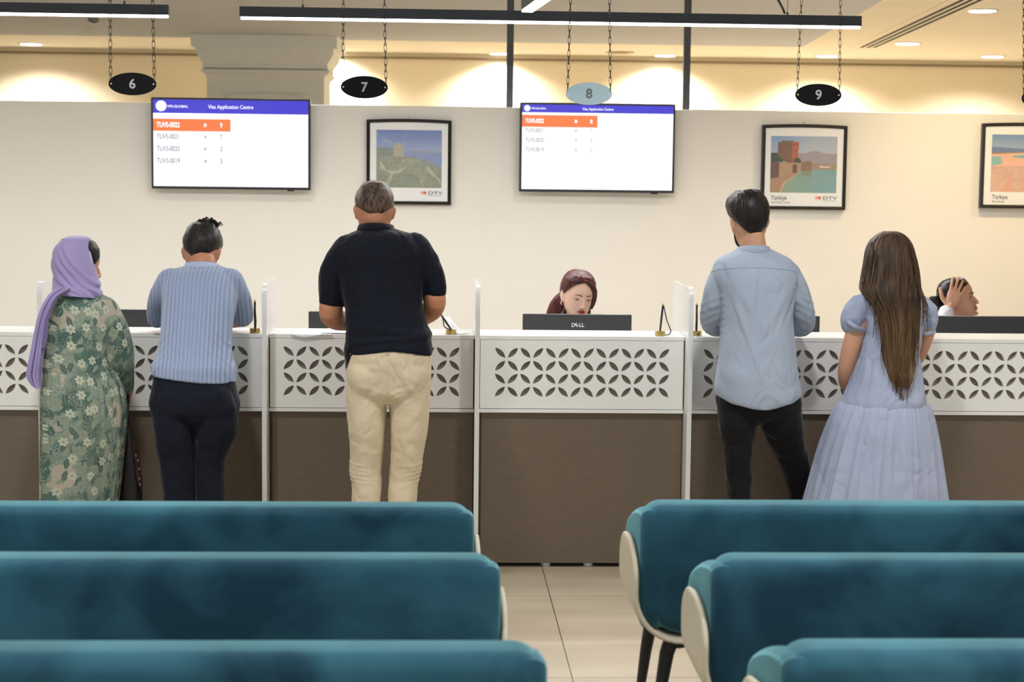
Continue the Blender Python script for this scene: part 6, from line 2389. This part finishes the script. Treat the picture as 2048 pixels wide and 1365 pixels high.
bm = nb()
outl = [(266, 880), (271, 900), (276, 925), (281, 955), (282.5, 985), (281, 975), (275, 960), (271, 925), (267, 900)]
pts = [at(x, y, 7.455 + (0.0)) for x, y in outl]
loft(bm, [[p + Vector((0, -0.018, 0)) for p in pts], [p + Vector((0, 0.03, 0)) for p in pts]])
pan = obj('embroidered_panel', bm, carpet_mat(), bt)
M_thread = mat('pale_thread', srgb(190, 165, 155), 0.8)
bm = nb()
for (x, y) in ((272, 912), (275.5, 922), (278, 938), (279, 958), (280, 970)):
    c = at(x, y, 7.43)
    s_ = 0.006
    tube(bm, [c + Vector((0, 0, s_)), c + Vector((s_ * 0.6, 0, 0)), c + Vector((0, 0, -s_)), c + Vector((-s_ * 0.6, 0, 0)), c + Vector((0, 0, s_))], 0.0009, 5, 1, ends=False)
obj('embroidery', bm, M_thread, bt)


# ------------------------------------------------------------------ the clerk with dark red hair, behind the lettered monitor
def features(H, R, skin, lipc, brow_m, closed=0.0, eyewhite=True, lip_open=0.0, gaze=(0, 0), lipw=1.0):
    M_eye = mat('eye_white', srgb(228, 222, 218), 0.15)
    M_iris = mat('eye_iris', srgb(52, 34, 24), 0.1)
    M_lash = mat('eye_lash', srgb(20, 14, 12), 0.6)
    M_lip = mat('lips_' + lipc[0], lipc[1], 0.35, var=0.03)
    s = H.s
    for sx in (-1, 1):
        x0 = 0.0315 * sx
        yb = face_y(0.0315, -0.010) - 0.0165
        bm = nb(); ellipsoid(bm, H.p(x0, yb, -0.010), (0.0125 * s,) * 3, u=24, v=16)
        e = obj('eye', bm, M_eye, R, True)
        bm = nb(); ellipsoid(bm, H.p(x0 + gaze[0], yb + 0.0085, -0.010 + gaze[1]), (0.0056 * s, 0.0048 * s, 0.0056 * s), H.M.to_3x3().normalized(), 16, 12)
        obj('iris', bm, M_iris, e, True)
        # lids
        bm = nb()
        up = 0.0055 * (1 - closed)
        N = 9
        arc_u, arc_l, lash = [], [], []
        for k in range(N):
            u = -1 + 2 * k / (N - 1)
            x = x0 + 0.0142 * u
            yy = yb + 0.0125 * math.sqrt(max(0.05, 1 - (u * 0.85) ** 2)) + 0.0012
            arc_u.append(H.p(x, yy, -0.0100 + up * (1 - u * u) + 0.0018 * u * sx))
            arc_l.append(H.p(x, yy - 0.0005, -0.0100 - 0.0040 * (1 - u * u) + 0.0018 * u * sx))
            lash.append(H.p(x + 0.0012 * sx * (k / 8.0), yy + 0.0012, -0.0100 + up * (1 - u * u) + 0.0018 * u * sx - 0.0002))
        hi = [H.p(x0 + 0.0155 * (-1 + 2 * k / (N - 1)), yb + 0.0105, -0.0100 + 0.0115 * (1 - 0.5 * (-1 + 2 * k / (N - 1)) ** 2)) for k in range(N)]
        band(bm, arc_u, hi, 0.0016)
        lo = [H.p(x0 + 0.0155 * (-1 + 2 * k / (N - 1)), yb + 0.0105, -0.0100 - 0.0105 * (1 - 0.5 * (-1 + 2 * k / (N - 1)) ** 2)) for k in range(N)]
        band(bm, arc_l, lo, 0.0016)
        obj('eyelid', bm, skin, e, True)
        bm = nb(); tube(bm, lash, [0.0006, 0.0009, 0.0012, 0.0014, 0.0014, 0.0014, 0.0012, 0.0010, 0.0006], 6, 2)
        obj('eyelashes', bm, M_lash, e, True)
        bm = nb()
        pts = []
        for k in range(7):
            u = k / 6
            x = sx * (0.014 + 0.036 * u)
            z = 0.0110 + 0.006 * math.sin(u * 2.3) - 0.003 * u
            pts.append(H.p(x, max(face_y(x, z), 0.05) + 0.0035 - 0.004 * u, z))
        tube(bm, pts, [0.0028, 0.0030, 0.0029, 0.0026, 0.0022, 0.0016, 0.0007], 8, 3, squash=0.7)
        obj('eyebrow', bm, brow_m, R, True)
    # mouth
    bm = nb()
    zc_ = -0.073
    o_ = lip_open
    up_, lo_ = [], []
    for k in range(9):
        u = -1 + k / 4
        x = 0.0235 * u
        y = 0.0965 - 0.011 * u * u
        cup = 0.0022 * math.exp(-((abs(u) - 0.28) / 0.2) ** 2) - 0.0012 * math.exp(-(u / 0.12) ** 2)
        up_.append((x, y, zc_ + 0.0038 * (1 - u * u) + cup + o_ * 0.5 * (1 - u * u)))
        lo_.append((x, y - 0.001, zc_ - 0.0052 * (1 - u * u) - o_ * (1 - u * u)))
    lo_ = [(x, y - 0.006 * (1 - lipw) / 0.25 * 0.5, z) for x, y, z in lo_]
    up_ = [(x, y - 0.006 * (1 - lipw) / 0.25 * 0.5, z) for x, y, z in up_]
    ru = [0.0012, 0.0028, 0.0038, 0.0042, 0.0040, 0.0042, 0.0038, 0.0028, 0.0012]
    rl = [0.0010, 0.0030, 0.0042, 0.0050, 0.0053, 0.0050, 0.0042, 0.0030, 0.0010]
    tube(bm, [H.p(*p) for p in up_], [r * lipw for r in ru], 10, 2)
    tube(bm, [H.p(*p) for p in lo_], [r * lipw for r in rl], 10, 2)
    obj('lips', bm, M_lip, R, True)
    if o_:
        bm = nb(); ellipsoid(bm, H.p(0, 0.0885, zc_ - 0.001), (0.015 * s, 0.006 * s, 0.007 * s), H.M.to_3x3().normalized(), 16, 10)
        obj('mouth_opening', bm, mat('mouth_dark', srgb(70, 25, 22), 0.5), R, True)


YS = 9.0
R = thing('person', 'clerk with dark red hair and red lipstick looking down behind the lettered monitor', 'person', (at(1155, 640, YS).x, YS + 0.05, 0))
H = Head(1155, 590, YS, yaw=198, pitch=9, roll=-6, s=0.98)
bm = nb()
H.skull(bm)
cN = at(1150, 640, YS + 0.04)
sz = cN.z
tube(bm, [H.p(0, -0.03, -0.05), at(1153, 632, YS + 0.03), Vector((cN.x, YS + 0.05, sz - 0.06))], [0.048, 0.049, 0.062], 18, 3)
bx = cN.x
tr = [(bx, YS + 0.05, sz - 0.035, 0.06, 0.05, 2.1), (bx, YS + 0.05, sz - 0.06, 0.12, 0.07, 2.2), (bx, YS + 0.05, sz - 0.09, 0.175, 0.09, 2.3), (bx, YS + 0.05, sz - 0.16, 0.18, 0.10, 2.3), (bx, YS + 0.05, sz - 0.30, 0.15, 0.11, 2.3), (bx, YS + 0.05, sz - 0.42, 0.16, 0.12, 2.3), (bx, YS + 0.06, sz - 0.56, 0.18, 0.14, 2.3)]
body_loft(bm, tr)


def seated_limbs(bm, bx, YS, sz, arms=True, grow=0.0):
    for sx in (-1, 1):
        hip = Vector((bx + sx * 0.09, YS + 0.05, 0.52))
        knee = Vector((bx + sx * 0.11, YS - 0.36, 0.50))
        ank = Vector((bx + sx * 0.11, YS - 0.34, 0.09))
        tube(bm, [hip, hip.lerp(knee, .5), knee, knee.lerp(ank, 0.35), ank], [0.085 + grow, 0.075 + grow, 0.055 + grow, 0.05 + grow, 0.035 + grow], 18, 3)
    return


seated_limbs(bm, bx, YS, sz)
for sx in (-1, 1):
    S0 = Vector((bx + sx * 0.165, YS + 0.05, sz - 0.11))
    E0 = Vector((bx + sx * 0.20, YS - 0.02, sz - 0.36))
    W0 = Vector((bx + sx * 0.14, YS - 0.13, 0.785))
    tube(bm, [S0, S0.lerp(E0, .5), E0, E0.lerp(W0, .5), W0], [0.048, 0.042, 0.036, 0.033, 0.023], 16, 3)
    hand(bm, W0, (-0.2 * sx, -1, -0.08), (0, 0, -1), (-sx, 0, 0), 0.88, 0.3)
remeshed('body', bm, 0.0038, M_skinB, R, 2, H.sockets)
bm = nb()
body_loft(bm, [(r[0], r[1], r[2], r[3] + 0.012, r[4] + 0.012, r[5]) for r in tr[1:]])
for sx in (-1, 1):
    S0 = Vector((bx + sx * 0.165, YS + 0.05, sz - 0.11)); E0 = Vector((bx + sx * 0.20, YS - 0.02, sz - 0.36)); W0 = Vector((bx + sx * 0.145, YS - 0.11, 0.79))
    tube(bm, [S0, S0.lerp(E0, .5), E0, E0.lerp(W0, .5), W0], [0.060, 0.053, 0.047, 0.042, 0.033], 18, 3)
remeshed('jacket', bm, 0.0065, cloth('clerk_navy', srgb(34, 38, 54)), R, 3, folds(0.004, (7, 7, 5), 71))
bm = nb()
body_loft(bm, [(bx, YS + 0.06, 0.60, 0.17, 0.13, 2.3), (bx, YS + 0.05, 0.53, 0.19, 0.15, 2.4), (bx, YS + 0.03, 0.48, 0.17, 0.13, 2.4)])
seated_limbs(bm, bx, YS, sz, grow=0.012)
remeshed('trousers', bm, 0.008, M_blacktr, R, 3)
for sx in (-1, 1):
    bm = nb(); shoe(bm, 0, 0, s=0.85)
    for v in bm.verts:
        v.co = Vector((bx + sx * 0.11 - v.co.x, YS - 0.36 - v.co.y, v.co.z))
    obj('shoe', bm, mat('black_shoe', srgb(24, 22, 22), 0.4), R, True)
M_redhair = hair_mat('hair_dark_red', srgb(98, 36, 34), srgb(38, 14, 16), 0.33, stretch=(70, 70, 20))
features(H, R, M_skinB, ('red', srgb(170, 40, 42)), M_redhair, closed=0.55, gaze=(0.0, -0.002))
bm = nb()
# cap of hair, parted, swept behind her right ear (left in the picture)
def zm6(ph):
    b = (1 - math.cos(ph)) / 2
    side = math.sin(ph)
    front = max(0.0, math.cos(ph))
    z = 0.078 * (1 - b) ** 1.2 - 0.10 * b ** 1.6 - 0.006 * abs(side)
    if side < 0:                      # her left side, at the right of the picture: hair falls over the temple
        z -= 0.050 * abs(side) ** 1.5 * (0.6 + 0.4 * front)
    return z
H.hair_cap(bm, lambda ph, s: 0.014 * (1 - 0.55 * s ** 5) * (1 + 0.35 * max(0, math.sin(ph * 1.0 + 0.3)) * 0 + 0.25 * (1 - s)), zm6, lump=0.12, seed=30, n=96, rows=34)
# lengths behind both shoulders
for sx in (-1, 1):
    base = [H.p(sx * 0.066, -0.035, -0.02), H.p(sx * 0.080, -0.055, -0.07), H.p(sx * 0.092, -0.06, -0.125), H.p(sx * 0.095, -0.055, -0.19), H.p(sx * 0.09, -0.05, -0.26)]
    tube(bm, base, [0.022, 0.030, 0.030, 0.026, 0.012], 18, 4, squash=1.3)
tube(bm, [H.p(0, -0.075, -0.02), H.p(0, -0.085, -0.08), H.p(0, -0.08, -0.18), H.p(0, -0.075, -0.27)], [0.05, 0.056, 0.05, 0.02], 20, 4, squash=0.6)
# side fringe curving down past the left cheek
for k in range(9):
    o_ = k * 0.0022
    tube(bm, [H.p(0.012 - o_, 0.080, 0.092), H.p(-0.036 - o_, 0.084, 0.060), H.p(-0.060 - o_, 0.062, 0.012), H.p(-0.068 - o_ * 0.8, 0.050, -0.030), H.p(-0.066 - o_ * 0.6, 0.046, -0.060)], [0.005, 0.0075, 0.0065, 0.0048, 0.0016], 8, 4)
obj('hair', bm, M_redhair, R, True)
bm = nb()
e0 = H.p(0.083, -0.002, -0.046)
tube(bm, [e0 + Vector((0, -0.004, 0.004)), e0 + Vector((-0.003, -0.006, -0.004)), e0 + Vector((-0.001, -0.006, -0.013))], [0.0022, 0.0026, 0.0024], 10, 3)
obj('earring', bm, mat('pearl', srgb(235, 228, 215), 0.15, coat=0.5), R, True)
ch = thing('office_chair', 'black office chair under the clerk with dark red hair', 'chair', (bx, YS + 0.1, 0))


def staff_chair(t, x, y):
    bm = nb(); box(bm, x - 0.23, x + 0.23, y - 0.28, y + 0.17, 0.375, 0.425, 0.02, 3); obj('seat', bm, M_blackpl, t, True)
    bm = nb(); box(bm, x - 0.2, x + 0.2, y + 0.24, y + 0.28, 0.50, 0.88, 0.018, 3); obj('backrest', bm, M_blackpl, t, True)
    bm = nb(); tube(bm, [(x, y + 0.05, 0.385), (x, y + 0.27, 0.40), (x, y + 0.295, 0.6)], 0.014, 10, 3); obj('back_bar', bm, M_blackpl, t, True)
    bm = nb(); cyl(bm, (x, y - 0.03, 0.23), 0.025, 0.28, 16); obj('gas_post', bm, M_steel, t, True)
    for k in range(5):
        an = k * 2 * math.pi / 5 + 0.3
        bm = nb()
        tube(bm, [Vector((x, y - 0.03, 0.10)), Vector((x + 0.26 * math.cos(an), y - 0.03 + 0.26 * math.sin(an), 0.075))], [0.02, 0.014], 8, 1)
        ellipsoid(bm, (x + 0.26 * math.cos(an), y - 0.03 + 0.26 * math.sin(an), 0.03), (0.03, 0.03, 0.029), u=12, v=8)
        obj('leg', bm, M_blackpl, t, True)


staff_chair(ch, bx, YS + 0.06)


# ------------------------------------------------------------------ the clerk holding her head, at the right edge
YS = 9.0
hp = at(1917, 599, YS)
R = thing('person', 'clerk in profile with black hair in a bun, one hand held to her temple', 'person', (hp.x, YS, 0))
H = Head(1914, 598, YS, yaw=-112, pitch=-15, roll=0, s=0.92)
bm = nb()
H.skull(bm)
bx = hp.x - 0.05
sz = at(1910, 640, YS).z
tube(bm, [H.p(0, -0.03, -0.05), at(1908, 632, YS), Vector((bx, YS, sz - 0.06))], [0.048, 0.050, 0.062], 18, 3)
tr = [(bx, YS, sz - 0.035, 0.05, 0.06, 2.1), (bx, YS, sz - 0.06, 0.08, 0.11, 2.2), (bx, YS, sz - 0.09, 0.10, 0.16, 2.3), (bx, YS, sz - 0.16, 0.11, 0.175, 2.3), (bx, YS, sz - 0.30, 0.115, 0.15, 2.3), (bx, YS, sz - 0.42, 0.125, 0.16, 2.3), (bx, YS + 0.02, sz - 0.56, 0.15, 0.17, 2.3)]
body_loft(bm, tr)
def limbs7(bm, grow=0.0):
    for sy in (-1, 1):
        hip = Vector((bx, YS + 0.09 * sy + 0.02, 0.52)); knee = Vector((bx + 0.38, YS + sy * 0.11 + 0.06, 0.50)); ank = Vector((bx + 0.36, YS + sy * 0.11 + 0.06, 0.09))
        tube(bm, [hip, hip.lerp(knee, .5), knee, knee.lerp(ank, .35), ank], [0.085 + grow, 0.075 + grow, 0.055 + grow, 0.05 + grow, 0.035 + grow], 18, 3)
limbs7(bm)
wr_ = at(1899, 616, YS - 0.10)
S0 = Vector((bx - 0.02, YS - 0.15, sz - 0.11))
E0 = Vector((bx - 0.12, YS - 0.16, sz - 0.22))
W1 = at(1891, 627, YS - 0.105)
tube(bm, [S0, S0.lerp(E0, .5), E0], [0.046, 0.04, 0.035], 16, 3)
tube(bm, [E0, E0.lerp(W1, .5), W1, wr_], [0.035, 0.031, 0.024, 0.022], 16, 3)
hand(bm, wr_, (0.40, 0.10, 1.0), (0.15, 1.0, -0.1), (-1, 0, 0.1), 0.95, 0.10, spread=0.15, thumb_open=0.95)
S1 = Vector((bx, YS + 0.15, sz - 0.11)); E1 = Vector((bx + 0.08, YS + 0.2, sz - 0.36)); W2 = Vector((bx + 0.30, YS + 0.12, 0.80))
tube(bm, [S1, S1.lerp(E1, .5), E1, E1.lerp(W2, .5), W2], [0.046, 0.04, 0.036, 0.031, 0.022], 16, 3)
hand(bm, W2, (1, -0.1, -0.1), (0, 0, -1), (0, -1, 0), 0.88, 0.3)
remeshed('body', bm, 0.0034, M_skinC, R, 2, H.sockets)
M_blouse = cloth('white_blouse', srgb(232, 230, 232), 0.02)
bm = nb()
body_loft(bm, [(r[0], r[1], r[2], r[3] + 0.012, r[4] + 0.012, r[5]) for r in tr[1:]])
tube(bm, [S0, S0.lerp(E0, .5), E0], [0.058, 0.052, 0.047], 18, 3)
tube(bm, [E0, E0.lerp(W1, .5), W1.lerp(wr_, 0.1)], [0.047, 0.043, 0.039], 18, 3)
tube(bm, [S1, S1.lerp(E1, .5), E1, E1.lerp(W2, .5), E1.lerp(W2, .9)], [0.058, 0.052, 0.047, 0.042, 0.034], 18, 3)
remeshed('blouse', bm, 0.005, M_blouse, R, 3, folds(0.004, (9, 9, 7), 81, 0.002, (28, 28, 28)))
bm = nb()
body_loft(bm, [(bx, YS + 0.02, 0.60, 0.14, 0.17, 2.3), (bx, YS + 0.02, 0.53, 0.16, 0.19, 2.4), (bx + 0.02, YS + 0.02, 0.48, 0.14, 0.17, 2.4)])
limbs7(bm, 0.012)
remeshed('trousers', bm, 0.008, M_blacktr, R, 3)
for sy in (-1, 1):
    bm = nb(); shoe(bm, 0, 0, s=0.85)
    for v in bm.verts:
        v.co = Vector((bx + 0.38 + v.co.y, YS + sy * 0.11 + 0.06 - v.co.x, v.co.z))
    obj('shoe', bm, mat('black_shoe', srgb(24, 22, 22), 0.4), R, True)
M_brow7 = mat('brow_black', srgb(36, 24, 20), 0.7)
features(H, R, M_skinC, ('rose', srgb(176, 92, 80)), M_brow7, closed=0.0, lip_open=0.004, gaze=(0.001, 0.0), lipw=0.75)
bm = nb()
def zm7(ph):
    b = (1 - math.cos(ph)) / 2
    return 0.074 * (1 - b) ** 1.1 - 0.085 * b ** 1.8 - 0.004 * abs(math.sin(ph))
H.hair_cap(bm, lambda ph, s: 0.0085 * (1 - 0.92 * s ** 3), zm7, lump=0.06, seed=44, n=80, rows=28)
bc = at(1867, 607, YS + 0.01)
ellipsoid(bm, bc, (0.036, 0.036, 0.040))
ellipsoid(bm, bc + Vector((0.02, 0, -0.022)), (0.032, 0.034, 0.03))
for k in range(14):
    a = k / 14 * 2 * math.pi
    tube(bm, [bc + Vector((0.034 * math.cos(a), -0.01, 0.036 * math.sin(a))), bc + Vector((0.030 * math.cos(a + .5), -0.028, 0.030 * math.sin(a + .5))), bc + Vector((0.012 * math.cos(a + 1.2), -0.036, 0.012 * math.sin(a + 1.2)))], 0.0045, 8, 3)
obj('hair', bm, mat('hair_jet', srgb(16, 14, 15), 0.32, spec=0.5, var=0.2, vscale=90, bump=0.15, bscale=200), R, True)
bm = nb()
ec = H.p(0.085, 0.0, -0.050)
ec = at(1905, 622, YS - 0.085)
tube(bm, [ec + Vector((0.0085 * math.cos(a), 0, 0.0085 * math.sin(a))) for a in np.linspace(0, 2 * math.pi, 17)], 0.0014, 8, 1, ends=False)
obj('earring', bm, mat('silver', srgb(220, 216, 208), 0.2, metal=0.8), R, True)
bm = nb()
ax = (wr_ - W1).normalized()
u_ = ax.cross(Vector((0, 1, 0))).normalized(); v_ = ax.cross(u_)
cb = wr_ - ax * 0.004
tube(bm, [cb + u_ * (0.0265 * math.cos(a)) + v_ * (0.0225 * math.sin(a)) for a in np.linspace(0, 2 * math.pi, 25)], 0.0014, 8, 1, ends=False)
obj('bracelet', bm, M_gold, R, True)
ch = thing('office_chair', 'black office chair under the clerk with the bun', 'chair', (bx, YS + 0.1, 0))
staff_chair(ch, bx, YS + 0.06)
